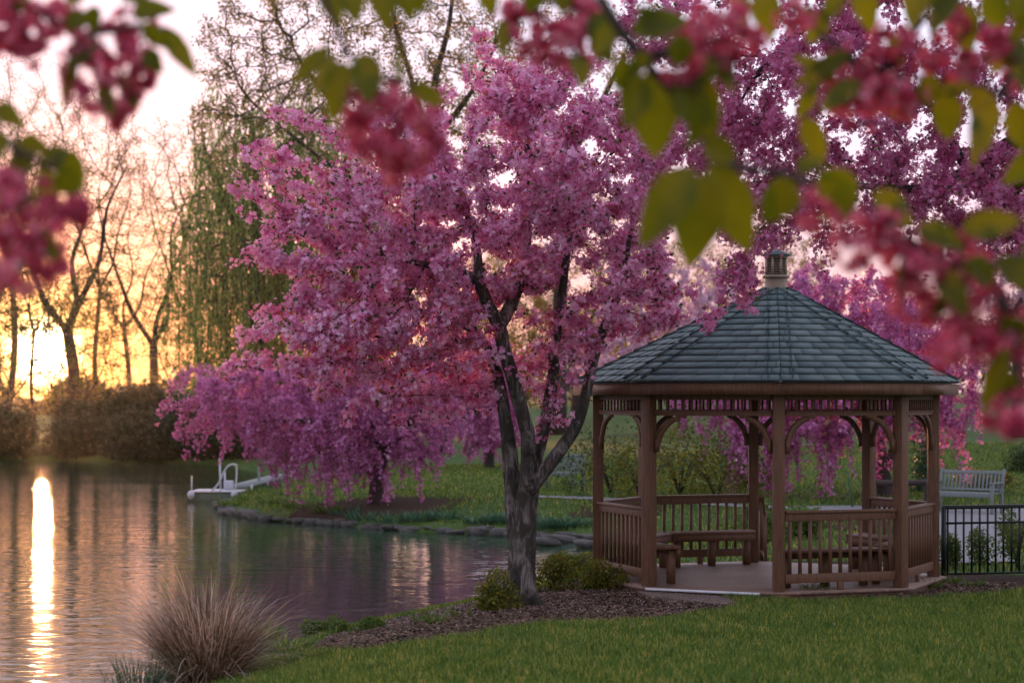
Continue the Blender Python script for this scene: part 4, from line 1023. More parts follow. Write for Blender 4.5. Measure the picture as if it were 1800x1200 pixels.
for i in range(8):
    (x0, y0), (x1, y1) = gv(i), gv(i + 1)
    a, b_ = np.array((x0, y0)), np.array((x1, y1)); L = np.linalg.norm(b_ - a); u = (b_ - a) / L; nin = np.array(GC) - (a + b_) / 2; nin /= np.linalg.norm(nin)
    A, B = a + u * .085, b_ - u * .085; rz = math.atan2(u[1], u[0])
    # frieze: header, lower rail, spindles
    fm = MB()
    fm.beam((*A, 3.015), (*B, 3.015), .05, .07); fm.beam((*A, 2.80), (*B, 2.80), .045, .04); fm.beam((*A, 2.832), (*B, 2.832), .07, .016)
    fr = fm.build('frieze', M['wood'], gaz, bevel=.003)
    ns = 14
    for k in range(ns):
        c = A + (B - A) * (k + .5) / ns; sub(spi_p, fr, (*c, 2.91), rz, 'spindle')
    # curved brackets at both ends
    for S, s_ in ((A, 1), (B, -1)):
        br = MB(); n_ = 10; V = []
        for k in range(n_ + 1):
            t = k / n_ * math.pi / 2
            # outer edge hugs post then header; inner edge is the arc
            ox = .34 * (1 - math.cos(t)); oz = .42 * math.sin(t)
            w = .055 + .02 * math.sin(2 * t)
            c0 = np.array((.0 + ox, -.46 + oz))
            nrm_ = np.array((-math.cos(t) * .42, math.sin(t) * .34)); nrm_ /= np.linalg.norm(nrm_)
            c1 = c0 + nrm_ * -w if False else c0 + np.array((math.cos(t), -math.sin(t))) * w
            V.append((c0, c1))
        pts = []
        for c0, c1 in V:
            for off in (-.022, .022):
                for c in (c0, c1):
                    p2 = S + u * s_ * c[0] - nin * off
                    pts.append((p2[0], p2[1], 2.775 + c[1] + .04))
        pts = np.array(pts); kk_ = np.arange(n_)[:, None] * 4
        q4 = np.concatenate([kk_ + np.array([[0, 4, 5, 1]]), kk_ + np.array([[2, 3, 7, 6]]), kk_ + np.array([[0, 2, 6, 4]]), kk_ + np.array([[1, 5, 7, 3]])])
        br.add(pts, [q4, np.array([(0, 1, 3, 2), (n_ * 4, n_ * 4 + 2, n_ * 4 + 3, n_ * 4 + 1)])])
        c = S + u * s_ * .03
        br.box((*c, 2.40), (.05, .06, .18), rz=rz); br.box((*(S + u * s_ * .36), 2.765), (.12, .05, .03), rz=rz)
        br.build('bracket', M['wood'], gaz)
    if i in (7, 3): continue
    rm = MB()
    rm.beam((*A, FZ + .985), (*B, FZ + .985), .11, .03); rm.beam((*A, FZ + .92), (*B, FZ + .92), .045, .095)
    rm.beam((*A, FZ + .155), (*B, FZ + .155), .045, .115)
    mid = (A + B) / 2; rm.box((*mid, FZ + .05), (.08, .05, .10), rz=rz)
    rl = rm.build('railing', M['wood'], gaz, bevel=.004)
    nb = 11
    for k in range(nb):
        c = A + (B - A) * (k + .5) / nb; sub(bal_p, rl, (*c, FZ + .545), rz, 'baluster')
    # built in bench along the inside
    o0, o1 = .10, .50
    P0, P1 = A + nin * o0, B + nin * o0; Q0, Q1 = a + nin * o1 + u * o1 * .414, b_ + nin * o1 - u * o1 * .414
    bmk = MB(); zt = FZ + .49
    if i == 6: Q1 = Q1 + u * .12
    nbd = 3
    for k in range(nbd):
        t0_, t1_ = k / nbd + .012, (k + 1) / nbd - .012
        c4 = [P0 + (Q0 - P0) * t0_, P1 + (Q1 - P1) * t0_, P1 + (Q1 - P1) * t1_, P0 + (Q0 - P0) * t1_]
        v = np.array([(*c, z) for z in (zt - .035, zt) for c in c4])
        bmk.add(v, np.array([(3, 2, 1, 0), (4, 5, 6, 7), (0, 1, 5, 4), (1, 2, 6, 5), (2, 3, 7, 6), (3, 0, 4, 7)]))
    e0, e1 = Q0 - nin * .03, Q1 - nin * .03
    bmk.beam((*e0, zt - .085), (*e1, zt - .085), .035, .095)
    be = bmk.build('bench', M['wood'], gaz)
    for t in (.08, .5, .92):
        c = Q0 + (Q1 - Q0) * t - nin * .10; sub(leg_p, be, (*c, FZ + .215), rz, 'leg')
# short stair rail beyond the back opening
hp = MB(); x0, y0 = gv(4); 
hp.beam((x0 + .12, y0 + .1, FZ + .95), (x0 + .3, y0 + 1.3, FZ + .62), .09, .04); hp.beam((x0 + .12, y0 + .1, FZ + .12), (x0 + .3, y0 + 1.3, FZ - .05), .05, .09)
hp.box((x0 + .3, y0 + 1.3, FZ + .2), (.12, .12, .95))
for t in np.linspace(.12, .88, 6): hp.box((x0 + .12 + .18 * t, y0 + .1 + 1.2 * t, FZ + .52 - .26 * t), (.035, .035, .8))
hp.build('stair_rail', M['wood'], gaz)
# fascia, roof
APX = np.array((GC[0] + .15, GC[1]))
def rv(k, r): return np.array(gv(k, r))
def tv_(k, r=.2):
    a = PH0 + k * math.pi / 4; return APX + r * np.array((math.sin(a), -math.cos(a)))
ZE, ZT = 3.205, 4.46
for i in range(8):
    A, B = rv(i, RR - .03), rv(i + 1, RR - .03); Ai, Bi = rv(i, RR - .075), rv(i + 1, RR - .075)
    v = np.array([(*c, z) for z in (3.045, 3.19) for c in (A, B, Bi, Ai)])
    MB().add(v, np.array([(3, 2, 1, 0), (4, 5, 6, 7), (0, 1, 5, 4), (1, 2, 6, 5), (2, 3, 7, 6), (3, 0, 4, 7)])).build('fascia', M['wood'], gaz)
cm = MB()
for i in range(8):
    A, B = rv(i, RR - .08), rv(i + 1, RR - .08); C, D = tv_(i + 1), tv_(i)
    v = np.array([(*A, 3.16), (*B, 3.16), (*C, ZT - .08), (*D, ZT - .08)]); cm.add(v, np.array([(0, 1, 2, 3)]))
    for t in (.0, .33, .66):    # rafters
        p0 = A + (B - A) * t; p1 = D + (C - D) * t; cm.beam((*p0, 3.10), (*p1, ZT - .16), .05, .10)
cm.build('ceiling', M['wood'], gaz)
sh = MB(); NR = 15; r2 = np.random.default_rng(3)
def fpt(i, u_, s_, lift=0.):
    A, B = rv(i, RR), rv(i + 1, RR); C, D = tv_(i + 1), tv_(i)
    lo = A + (B - A) * u_; hi = D + (C - D) * u_
    xy = lo + (hi - lo) * s_; z = ZE + (ZT - ZE) * s_
    nout = (A + B) / 2 - np.array(GC); nout /= np.linalg.norm(nout)
    return np.array((xy[0] + nout[0] * lift * .45, xy[1] + nout[1] * lift * .45, z + lift * .89))
for i in range(8):
    for rw in range(NR):
        s0, s1 = rw / NR, min(1, (rw + 1.12) / NR)
        wid = np.linalg.norm(fpt(i, 1, s0) - fpt(i, 0, s0))
        nsh = max(2, int(round(wid / .30))); uu = (np.arange(nsh + 1) + (.5 if rw % 2 else 0)) / nsh + np.r_[r2.uniform(-.22, .22, nsh + 1)] / nsh
        uu = np.unique(np.clip(np.r_[0, uu, 1], 0, 1))
        for a, b_ in zip(uu[:-1], uu[1:]):
            if b_ - a < .02: continue
            g_ = .003 / wid; lf = .026 + r2.uniform(0, .006); a1, b1 = a + g_, b_ - g_
            v = np.array([fpt(i, a1, s0, lf - .014), fpt(i, b1, s0, lf - .014), fpt(i, b1, s1, .004), fpt(i, a1, s1, .004), fpt(i, a1, s0, lf), fpt(i, b1, s0, lf), fpt(i, b1, s1, .012), fpt(i, a1, s1, .012)])
            sh.add(v, np.array([(3, 2, 1, 0), (4, 5, 6, 7), (0, 1, 5, 4), (1, 2, 6, 5), (2, 3, 7, 6), (3, 0, 4, 7)]))
    # a continuous underlay so no gap shows light
    v = np.array([fpt(i, 0, 0, -.005), fpt(i, 1, 0, -.005), fpt(i, 1, 1, -.005), fpt(i, 0, 1, -.005)]); sh.add(v, np.array([(0, 1, 2, 3)]))
roof = sh.build('roof', M['shingle'], gaz)
for i in range(8):
    hc = MB(); n_ = 13
    for k in range(n_):
        s0, s1 = k / n_, min(1, (k + 1.25) / n_)
        def hp_(s_, sd, lift):
            A = rv(i, RR + .01); D = tv_(i); c = A + (D - A) * s_
            nb_ = rv(i + sd, RR) - rv(i, RR); nb_ /= np.linalg.norm(nb_); w = .17 * sd * sd
            q2 = c + nb_ * (w if sd else 0) * (1 - .25 * s_)
            rad_ = np.linalg.norm(rv(i, 1) - np.array(GC))
            return np.array((*q2, ZE + (ZT - ZE) * s_ + lift + (.012 if sd == 0 else 0)))
        lf = .066; th = .026
        rows_ = [hp_(s0, -1, lf), hp_(s0, 0, lf), hp_(s0, 1, lf), hp_(s1, -1, .04), hp_(s1, 0, .04), hp_(s1, 1, .04)]
        rows_ += [p_ - np.array((0, 0, th)) for p_ in rows_]
        hc.add(np.array(rows_), np.array([(0, 1, 4, 3), (1, 2, 5, 4), (7, 6, 9, 10), (8, 7, 10, 11), (6, 7, 1, 0), (7, 8, 2, 1), (6, 0, 3, 9), (2, 8, 11, 5)]))
    hc.build('hip_cap', M['shingle'], roof)
cup = MB().ring([(.20, ZT - .14), (.155, ZT - .04), (.148, ZT + .17)], 16, (APX[0], APX[1], 0)).ring([(.148, ZT + .17), (.19, ZT + .17), (.19, ZT + .205), (.12, ZT + .205)], 8, (APX[0], APX[1], 0), R(22.5))
for k in range(8):
    a = PH0 + R(22.5) + k * math.pi / 4; cup.box((APX[0] + .135 * math.sin(a), APX[1] - .135 * math.cos(a), ZT + .33), (.035, .03, .26), rz=a)
cup.ring([(.165, ZT + .445), (.165, ZT + .475), (.1, ZT + .475)], 8, (APX[0], APX[1], 0), R(22.5))
cupo = cup.build('cupola', M['cupola'], gaz)
for k in range(8):
    a = PH0 + k * math.pi / 4; lv = MB(); c = np.array((APX[0] + .118 * math.sin(a), APX[1] - .118 * math.cos(a)))
    tm_ = Matrix.Rotation(a, 3, 'Z') @ Matrix.Rotation(R(-35), 3, 'X')
    for z in np.linspace(ZT + .225, ZT + .43, 7): lv.box((*c, z), (.085, .035, .007), m=tm_)
    lv.build('louver', M['cupola'], cupo)
MB().ring([(.07, ZT + .23), (.07, ZT + .45)], 8, (APX[0], APX[1], 0)).build('liner', M['black_metal'], cupo)
MB().ring([(.205, ZT + .47), (.21, ZT + .485), (.06, ZT + .55), (.02, ZT + .565), (.001, ZT + .57)], 8, (APX[0], APX[1], 0), PH0).build('cupola_roof', M['shingle'], cupo)
# threshold strip and entrance walk
(xa, ya), (xb, yb) = gv(-1, 2.455), gv(0, 2.455)
MB().beam((xa + .1, ya - .015, FZ - .02), (xa + (xb - xa) * .86, ya + (yb - ya) * .86 - .015, FZ - .02), .05, .03).build('threshold_strip', M['galv'], gaz)
W4 = [G(1120, 1042), G(1328, 1048), G(1285, 1066), G(1150, 1054)]
wk = MB(); nr_ = 7
for a in range(nr_):
    for b_ in range(10):
        def wp(u_, v_): return np.array(W4[0]) * (1 - u_) * (1 - v_) + np.array(W4[1]) * u_ * (1 - v_) + np.array(W4[2]) * u_ * v_ + np.array(W4[3]) * (1 - u_) * v_
        o_ = .05 if a % 2 else 0
        u0, u1 = max(0, b_ / 10 + o_ - .05), min(1, (b_ + 1) / 10 + o_ - .05 - .006); v0, v1 = a / nr_, (a + 1) / nr_ - .03
        if u1 <= u0: continue
        c4 = [wp(u0, v0), wp(u1, v0), wp(u1, v1), wp(u0, v1)]; zz = ground(c4[0][0], c4[0][1]) + .035 + r2.uniform(0, .004)
        v = np.array([(c[0], c[1], z) for z in (zz - .06, zz) for c in c4]); wk.add(v, np.array([(3, 2, 1, 0), (4, 5, 6, 7), (0, 1, 5, 4), (1, 2, 6, 5), (2, 3, 7, 6), (3, 0, 4, 7)]))
M['paver'] = solid('brick_pavers', (.17, .12, .10), .85, .25, 5, .3, .01)
tag(wk.build('entrance_walk', M['paver']), 'small brick paved apron at the gazebo entrance', 'paving', kind='structure')

# ------------------------------------------------------------------ black fence
fe = empty('black_fence', (6.0, 27.6, ground(6.0, 27.6)), 'black metal picket fence running right from the gazebo', 'fence')
f0, f1 = Vector((5.95, 27.45, 0)), Vector((9.6, 28.4, 0))
top0, bot0 = 1.50, .58
MB().beam((f0.x, f0.y, top0), (f1.x, f1.y, top0), .05, .055).build('top_rail', M['black_metal'], fe, bevel=.006)
MB().beam((f0.x, f0.y, top0 - .22), (f1.x, f1.y, top0 - .22), .03, .03).build('rail', M['black_metal'], fe)
MB().beam((f0.x, f0.y, bot0), (f1.x, f1.y, bot0), .03, .03).build('rail', M['black_metal'], fe)
pk = MB().box((0, 0, 0), (.022, .022, top0 - bot0 - .02)).build('picket', M['black_metal'], None)
LL = (f1 - f0).length; nP = int(LL / .118)
for k in range(nP):
    c = f0 + (f1 - f0) * (k + .5) / nP; o = sub(pk, fe, (c.x, c.y, (top0 + bot0) / 2), .26, 'picket')
pp_ = MB().box((0, 0, 0), (.05, .05, 1.06)).build('post', M['black_metal'], None)
for t in (.0, .48, .99):
    c = f0 + (f1 - f0) * t; sub(pp_, fe, (c.x, c.y, .98), .26, 'post')

# ------------------------------------------------------------------ park benches
def park_bench(loc, rz, label, width=1.55):
    root = empty('park_bench', loc, label, 'bench', 'pale wooden park benches', rz)
    w = width / 2
    def add(mb, nm):
        o = mb.build(nm, M['bench'], None, bevel=.004); o.parent = root; return o
    s_ = MB()
    for y in np.linspace(-.20, .22, 5): s_.box((0, y, .43), (width - .06, .078, .025))
    s_.box((0, -.24, .385), (width - .1, .03, .08)); add(s_, 'seat')
    b = MB(); tm_ = Matrix.Rotation(R(-14), 3, 'X')
    def bp(x, h): return (x, .25 + h * math.sin(R(14)), .43 + h * math.cos(R(14)))
    b.beam(bp(-w + .05, .45), bp(w - .05, .45), .03, .075, up=(0, .24, .97)); b.beam(bp(-w + .05, .07), bp(w - .05, .07), .03, .05, up=(0, .24, .97))
    for x in np.linspace(-w + .12, w - .12, 15): b.beam(bp(x, .08), bp(x, .43), .045, .016, up=(0, 1, 0))
    add(b, 'backrest')
    for sx in (-1, 1):
        add(MB().beam((sx * (w - .03), .25, 0), (sx * (w - .03), .25, .43), .06, .06, up=(0, 1, 0)).beam((sx * (w - .03), .25, .41), bp(sx * (w - .03), .53), .06, .055, up=(0, 1, 0)), 'leg')
        add(MB().beam((sx * (w - .03), -.24, 0), (sx * (w - .03), -.24, .64), .06, .06, up=(0, 1, 0)), 'leg')
        a_ = MB(); a_.box((sx * (w - .03), -.02, .655), (.085, .58, .03)); a_.box((sx * (w - .03), 0, .17), (.04, .46, .05)); add(a_, 'armrest')
    return root
g = P(1697, 905, 43.0); park_bench((g.x, 43.0, ground(g.x, 43.0) + .03), R(-38), 'pale slatted park bench beside the path at the right behind the black fence', 1.5)
g = P(983, 850, 53.0); park_bench((g.x, 53.0, ground(g.x, 53.0)), R(-40), 'pale park bench on the far lawn just right of the forked trunk', 1.3)
# low rustic rail behind the gazebo
rr_ = empty('rustic_rail', (*P(1570, 872, 44.5)[:2], ground(P(1570, 0, 44.5).x, 44.5)), 'low dark wooden rail under the weeping tree behind the gazebo', 'rail')
zc = ground(P(1570, 0, 44.5).x, 44.5)
xA, xB = P(1525, 0, 44.5).x, P(1640, 0, 44.5).x
MB().tube(np.array([(xA, 44.5, zc + .62), ((xA + xB) / 2, 44.5, zc + .60), (xB, 44.5, zc + .64)]), [.07, .075, .06], 8).build('rail', M['bark_far'], rr_)
for x in (xA + .15, xB - .15): MB().tube(np.array([(x, 44.5, zc - .1), (x, 44.5, zc + .6)]), [.07, .06], 7).build('post', M['bark_far'], rr_)
# thin green stake
g = P(1500, 0, 45); MB_ = MB().tube(np.array([(g.x, 45, ground(g.x, 45) - .1), (P(1492, 0, 45).x, 45.1, ground(g.x, 45) + .75)]), [.02, .015], 6)
tag(MB_.build('garden_stake', M['blue_green']), 'thin leaning green stake behind the gazebo back opening', 'stake')

# ------------------------------------------------------------------ floating raft with rail
dr = 58.0; rc = P(388, 880, dr)
raft = empty('swim_raft', (rc.x, dr, 0), 'small white edged floating raft with curved handrails moored at the grassy point', 'raft')
def wp_(px, py, dd=0): q_ = P(px, py, dr + dd); return (q_.x, q_.y, q_.z)
x0, x1 = P(334, 0, dr).x, P(418, 0, dr).x
MB().box(((x0 + x1) / 2, dr + .75, .12), (x1 - x0, 1.5, .25)).build('hull', M['dock'], raft, bevel=.02)
MB().box(((x0 + x1) / 2 + .05, dr + .75, .285), (x1 - x0 + .12, 1.6, .035)).build('deck', M['white'], raft, bevel=.02)
for px in (337, 413):
    x = P(px, 0, dr).x; MB().ring([(.001, -.14), (.08, -.10), (.115, 0), (.08, .10), (.001, .14)], 10, (x, dr - .12, .2)).build('float', M['white'], raft, smooth=True)
MB().tube(catmull([wp_(372, 863, .1), wp_(385, 848, .1), wp_(393, 830, .1), wp_(402, 818, .1), wp_(413, 816, .1), wp_(416, 824, .1), wp_(414, 866, .1)], 4), .03, 8).build('handrail', M['white'], raft, smooth=True)
MB().tube(np.array([wp_(388, 866, .2), wp_(386, 806, .2)]), .032, 8).build('post', M['white'], raft, smooth=True)
MB().tube(np.array([wp_(396, 862, 1.2), wp_(395, 828, 1.2)]), .03, 8).build('post', M['white'], raft, smooth=True)
q_ = P(402, 850, dr + 1.0); MB().box((q_.x, q_.y, .44), (.26, .3, .26)).build('locker', M['white'], raft, bevel=.02)
q_ = P(337, 0, dr + .1); MB().tube(np.array([(q_.x, q_.y, .3), (q_.x, q_.y, .75)]), .025, 6).build('post', M['white'], raft)
MB().box((P(441, 0, dr).x, dr + .2, .37), (.06, .1, .22)).build('cleat', M['white'], raft)
gw = empty('gangway', (P(450, 0, 60).x, 60, .3), 'narrow pale gangway from the raft to the grassy point', 'gangway')
MB().beam((P(415, 0, 59.2).x, 59.2, .36), (P(500, 0, 62).x, 62, .62), .7, .07).build('deck', M['bench'], gw)
for px, dd in ((455, 60.3), (488, 61.4)):
    MB().tube(np.array([(P(px, 0, dd).x, dd, .1), (P(px, 0, dd).x, dd, .95)]), .04, 6).build('post', M['bench'], gw)

# ------------------------------------------------------------------ boughs near the camera
def big_leaf(b, t, w, curve, roll):
    b, t = Vector(b), Vector(t); ax = t - b; L = ax.length; ax.normalize()
    sx = ax.cross(Vector((math.sin(roll) * .8, -1, .25 * math.cos(roll)))); sx.normalize(); nz = sx.cross(ax)
    n_ = 10; V = []; prof = lambda s_: (math.sin(math.pi * min(1, s_ ** .8)) ** .85) * (1 - .18 * s_)
    for k in range(n_ + 1):
        s_ = k / n_; hw = w / 2 * prof(s_) + .0004; z = -curve * L * (s_ - .3) ** 2
        c = b + ax * (L * s_) + nz * z; er = 1 + .05 * math.sin(k * 2.6)
        V += [c - sx * hw * er + nz * hw * .33, c - sx * hw * .5 * er + nz * hw * .12, c, c + sx * hw * .5 * er + nz * hw * .12, c + sx * hw * er + nz * hw * .33]
    i_ = np.arange(n_)[:, None] * 5; j_ = np.arange(4)[None]
    return np.array(V), np.stack([i_ + j_, i_ + j_ + 1, i_ + j_ + 6, i_ + j_ + 5], -1).reshape(-1, 4)
def big_flower(cup):
    V = []; Fc = []
    for ly in range(2):
        npet = 6 - ly; sc = 1 - .3 * ly; cu = cup + .45 * ly
        for k in range(npet):
            a = 2 * math.pi * (k + .5 * ly) / npet; base = len(V)
            for s_, hw in ((.05, .05), (.35, .26), (.68, .36), (.92, .26), (1.0, .08)):
                for e in (-1, 0, 1):
                    rr = s_ * sc; zz = cu * s_ ** 1.5 * .8 + abs(e) * .10 * s_ - (.12 * (s_ > .9))
                    V.append((rr * math.cos(a) - e * hw * sc * math.sin(a), rr * math.sin(a) + e * hw * sc * math.cos(a), zz + .03 * k % .05))
            for m_ in range(4):
                for e in range(2): q0 = base + m_ * 3 + e; Fc.append((q0, q0 + 1, q0 + 4, q0 + 3))
    return np.array(V), [np.array(Fc)]
BF = [big_flower(.25), big_flower(.6)]
def bough(label, dep, twigs, leaves, blooms, rad=.010, extra=0):
    dep *= 1.18
    org = P(*twigs[0][0], dep)
    root = empty('blossoming_bough', org, label, 'bough', 'boughs hanging close to the camera')
    tm = MB(); nodes = []
    for tw in twigs:
        c = catmull([P(a, b_, dep + (k * .03)) for k, (a, b_) in enumerate(tw)], 6)
        if nodes:
            D = np.linalg.norm(np.array(nodes) - c[0], axis=1); 
            if D.min() < .12: c[0] = nodes[int(D.argmin())]
        tm.tube(c, np.linspace(rad, rad * .4, len(c)), 8); nodes += list(c)
    nodes = np.array(nodes); leaves = list(leaves)
    for k in range(extra):
        p_ = nodes[rng.integers(3, len(nodes))]; bx = 900 + F * p_[0] / p_[1] + rng.uniform(-45, 45); by = HOR - F * (p_[2] - EYE) / p_[1] + rng.uniform(-30, 45); L = rng.uniform(60, 115); a = rng.normal(0, .75)
        leaves.append((bx, by, bx + L * math.sin(a), by + L * math.cos(a), L * rng.uniform(.42, .6)))
    for (bx, by, tx, ty, w) in leaves:
        dd = rng.uniform(-.12, .12)
        b0 = P(bx, by, dep + dd); t0 = P(tx, ty, dep + dd + rng.uniform(-.06, .06)); w = w * dep / F
        near = nodes[int(np.linalg.norm(nodes - np.array(b0), axis=1).argmin())]
        mid_ = (Vector(near) + b0) / 2 + Vector((0, 0, .01)); tm.tube(np.array([near, mid_, b0]), [.0028, .002, .0016], 5)
        V, q_ = big_leaf(b0, t0, w * .92, rng.uniform(.05, .45), rng.uniform(-.9, .9))
        MB().add(V, q_).build('leaf', M['leaf_fg'], root, smooth=True)
    for (cx, cy_, pr) in blooms:
        dd = rng.uniform(-.1, .1); c = np.array(P(cx, cy_, dep + dd)); rr = pr * dep / F
        near = nodes[int(np.linalg.norm(nodes - c, axis=1).argmin())]
        kn = int(8 + pr / 7); cm_ = MB()
        hub = c + np.array((0, 0, rr * .5)); tm.tube(np.array([near, (near + hub) / 2 + np.array((0, 0, .008)), hub]), [.003, .0022, .002], 5)
        for k in range(kn):
            v = rng.normal(size=3); v /= np.linalg.norm(v); p_ = c + v * rr * np.array((1.05, .8, 1.0)) * rng.uniform(.4, 1.15)
            tm.tube(np.array([hub, (hub + p_) / 2, p_]), .0011, 4, cap=False)
            cm_.scatter(*BF[k % 2], [p_], [v + np.array((0, -.3, -.15))], rng.uniform(.018, .029))
        cm_.build('blossom_cluster', M['petal_red'], root, smooth=True)
    tm.build('twig', M['twig'], root, smooth=True)
bough('blurred bough with crimson blossoms hanging in the top left corner', 4.5,
      [[(-60, -40), (60, 20), (150, 60), (205, 110), (215, 170)], [(150, 60), (230, 50), (300, 50)]],
      [(150, 20, 118, 62, 50), (150, -25, 115, 10, 45), (230, 25, 305, 12, 50), (215, 0, 270, -25, 50), (286, 48, 347, 136, 46), (255, 88, 285, 128, 42), (135, 110, 110, 192, 42), (165, 60, 118, 125, 45), (180, 150, 195, 200, 38), (250, 40, 300, 90, 40), (170, 10, 160, 60, 44), (20, -10, 60, 20, 44), (215, 130, 240, 190, 36)],
      [(18, 38, 46), (70, 48, 42), (45, 78, 36), (105, 28, 34), (150, 125, 42), (180, 78, 44), (222, 112, 46), (240, 65, 42), (160, 172, 36), (210, 172, 32), (250, 135, 34), (190, 200, 24), (-20, 80, 40), (8, 8, 40), (135, 85, 30)])
bough('blurred bough with dark leaves and crimson blossoms at the left edge', 4.0,
      [[(-80, 150), (0, 230), (40, 300), (55, 380), (35, 470)], [(20, 260), (80, 290), (130, 320)]],
      [(-10, 185, 42, 222, 50), (30, 250, 90, 265, 50), (95, 265, 155, 330, 66), (60, 270, 12, 330, 72), (105, 290, 140, 358, 52), (20, 240, -30, 290, 60), (75, 295, 88, 385, 60), (70, 405, 105, 458, 42), (20, 300, -10, 380, 50), (45, 330, 50, 400, 45), (40, 410, 10, 470, 38), (120, 260, 60, 300, 50)],
      [(62, 362, 40), (28, 372, 40), (100, 372, 32), (18, 432, 42), (60, 445, 38), (28, 480, 38), (92, 462, 30), (8, 330, 28), (132, 372, 22), (-10, 400, 40), (80, 420, 30)])
bough('blurred leafy bough hanging in front of the big crabapple crown with one low blossom cluster', 4.3,
      [[(545, -60), (580, 20), (610, 90), (655, 140), (700, 210), (722, 270)], [(655, 140), (700, 140), (745, 160)], [(690, -60), (680, -10), (700, 80)]],
      [(583, 82, 508, 150, 44), (592, 95, 543, 182, 36), (604, 105, 582, 222, 60), (640, 92, 648, 185, 66), (702, 92, 703, 152, 28), (722, 152, 784, 184, 46), (575, -30, 597, 48, 56), (612, -30, 628, 42, 60), (668, -30, 682, 55, 56), (712, -30, 722, 42, 48), (745, -20, 735, 30, 40), (660, 150, 610, 172, 36), (720, 200, 752, 235, 38)],
      [(652, 178, 34), (622, 225, 28), (690, 205, 38), (700, 252, 42), (722, 292, 38), (758, 230, 26), (660, 262, 32), (690, 292, 34), (680, 170, 28)])
bough('blurred bough of crimson blossoms over the top of the big crown', 4.9,
      [[(880, -70), (930, 0), (980, 60), (1020, 110)], [(930, 0), (1000, 10), (1060, 40)]],
      [(908, 22, 878, 98, 52), (1010, 95, 1028, 155, 50), (945, -30, 930, 25, 50), (850, -25, 868, 28, 44), (1050, 20, 1060, 95, 55), (985, -30, 990, 25, 50), (1075, 30, 1050, 110, 50), (1040, 60, 1080, 110, 50)],
      [(930, 48, 42), (980, 72, 46), (1012, 100, 40), (1000, 30, 38), (1046, 58, 30), (950, 95, 30), (900, 20, 26), (1030, 20, 30)])
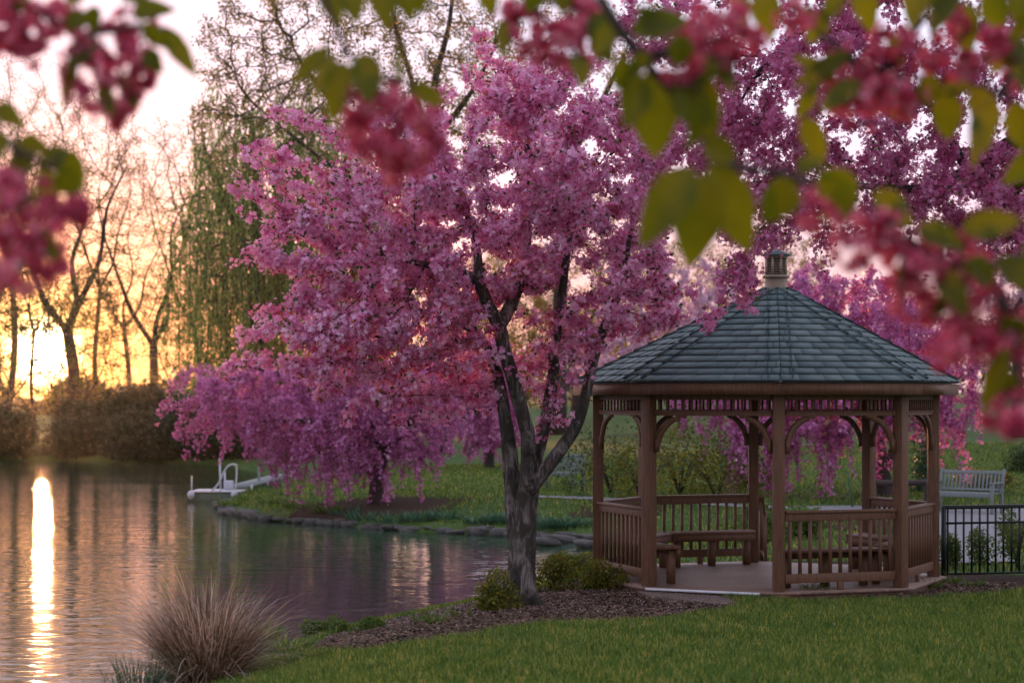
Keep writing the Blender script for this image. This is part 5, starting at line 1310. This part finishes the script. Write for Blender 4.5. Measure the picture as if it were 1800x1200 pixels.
bough('long blurred bough with broad olive leaves slanting from top centre to the right edge', 4.2,
      [[(1010, -80), (1075, 30), (1130, 105), (1190, 170), (1235, 235), (1260, 285), (1340, 300), (1430, 325), (1530, 385), (1640, 450), (1760, 520), (1880, 570)], [(1130, 105), (1190, 90), (1260, 70)], [(1760, 520), (1775, 600), (1765, 700)], [(1640, 450), (1700, 470), (1800, 450)]],
      [(1122, 128, 1100, 228, 76), (1150, 118, 1150, 284, 112), (1085, 45, 1046, 100, 55), (1110, 55, 1215, 30, 70), (1195, 130, 1262, 250, 100), (1218, 292, 1122, 432, 92), (1234, 305, 1214, 474, 112), (1248, 288, 1325, 446, 102), (1236, 250, 1296, 282, 60), (1160, 60, 1120, 10, 60), (1090, 100, 1090, 165, 55),
       (1388, 312, 1345, 396, 84), (1440, 302, 1512, 362, 84), (1400, 300, 1452, 276, 40), (1536, 335, 1606, 400, 60), (1600, 440, 1585, 525, 52), (1650, 470, 1702, 556, 56), (1755, 450, 1812, 520, 60), (1772, 610, 1722, 725, 46), (1690, 405, 1802, 384, 62), (1610, 400, 1702, 432, 56), (1490, 370, 1440, 330, 46),
       (1700, 480, 1640, 560, 50), (1760, 560, 1820, 620, 60), (1560, 390, 1600, 350, 44), (1745, 500, 1700, 450, 52), (1800, 470, 1850, 420, 60), (1250, 90, 1290, 150, 60), (1200, 60, 1190, 120, 56), (1180, 180, 1240, 200, 60), (1785, 690, 1750, 640, 40)],
      [(1200, 98, 42), (1240, 42, 38), (1266, 92, 46), (1312, 78, 34), (1215, 125, 30), (1290, 30, 34), (1442, 378, 38), (1500, 402, 46), (1550, 440, 44), (1505, 446, 36), (1592, 472, 46), (1642, 430, 36), (1562, 405, 36), (1682, 442, 34),
       (1642, 542, 44), (1602, 522, 38), (1690, 590, 42), (1742, 542, 46), (1782, 565, 46), (1722, 478, 42), (1792, 640, 38), (1668, 612, 30), (1782, 702, 36), (1758, 735, 22), (1796, 742, 26), (1620, 480, 34), (1700, 520, 40), (1680, 560, 34), (1760, 600, 38)], .016, 7)
bough('blurred bough of crimson blossoms and leaves across the top right corner', 4.7,
      [[(1330, -90), (1400, 10), (1480, 90), (1560, 130), (1660, 140), (1760, 170), (1880, 230)], [(1480, 90), (1510, 140), (1500, 185)], [(1560, 130), (1620, 40), (1700, -30)], [(1760, 170), (1790, 100), (1830, 20)]],
      [(1498, 92, 1392, 152, 42), (1412, 205, 1450, 292, 52), (1662, 160, 1668, 250, 66), (1712, 150, 1742, 265, 78), (1700, 5, 1700, 105, 62), (1782, 180, 1806, 270, 64), (1345, -20, 1352, 70, 66), (1300, -30, 1305, 60, 50), (1510, -30, 1535, 62, 54), (1622, -30, 1600, 45, 62), (1770, 60, 1745, 132, 58), (1800, 90, 1845, 160, 60),
       (1430, 150, 1400, 210, 40), (1560, 60, 1590, 120, 50), (1640, 130, 1620, 190, 52), (1660, -20, 1650, 50, 56), (1740, -20, 1760, 60, 60), (1800, -20, 1790, 50, 56), (1450, 20, 1420, 80, 44), (1545, 140, 1575, 210, 44), (1480, -20, 1450, 40, 44), (1720, 130, 1690, 90, 46)],
      [(1482, 168, 42), (1520, 102, 44), (1562, 132, 48), (1608, 92, 36), (1512, 182, 36), (1590, 168, 32), (1640, 112, 32), (1682, 42, 26), (1742, 72, 28), (1478, 125, 34), (1545, 175, 34), (1560, 70, 30), (1780, 130, 34), (1400, 30, 30), (1520, 140, 38), (1700, 110, 28)], .011, 12)
print('done')

# ------------------------------------------------------------------ evening air
m, nt, out = new_mat('evening_haze')
pv = N(nt, 'ShaderNodeVolumePrincipled'); pv.inputs['Density'].default_value = .0001; pv.inputs['Color'].default_value = (.95, .92, .95, 1); pv.inputs['Anisotropy'].default_value = .86
nt.links.new(pv.outputs[0], out.inputs['Volume'])
tag(MB().box((0, 150, 19), (700, 560, 44.6)).build('haze', m), 'thin evening haze over the pond and park', 'haze', kind='stuff')
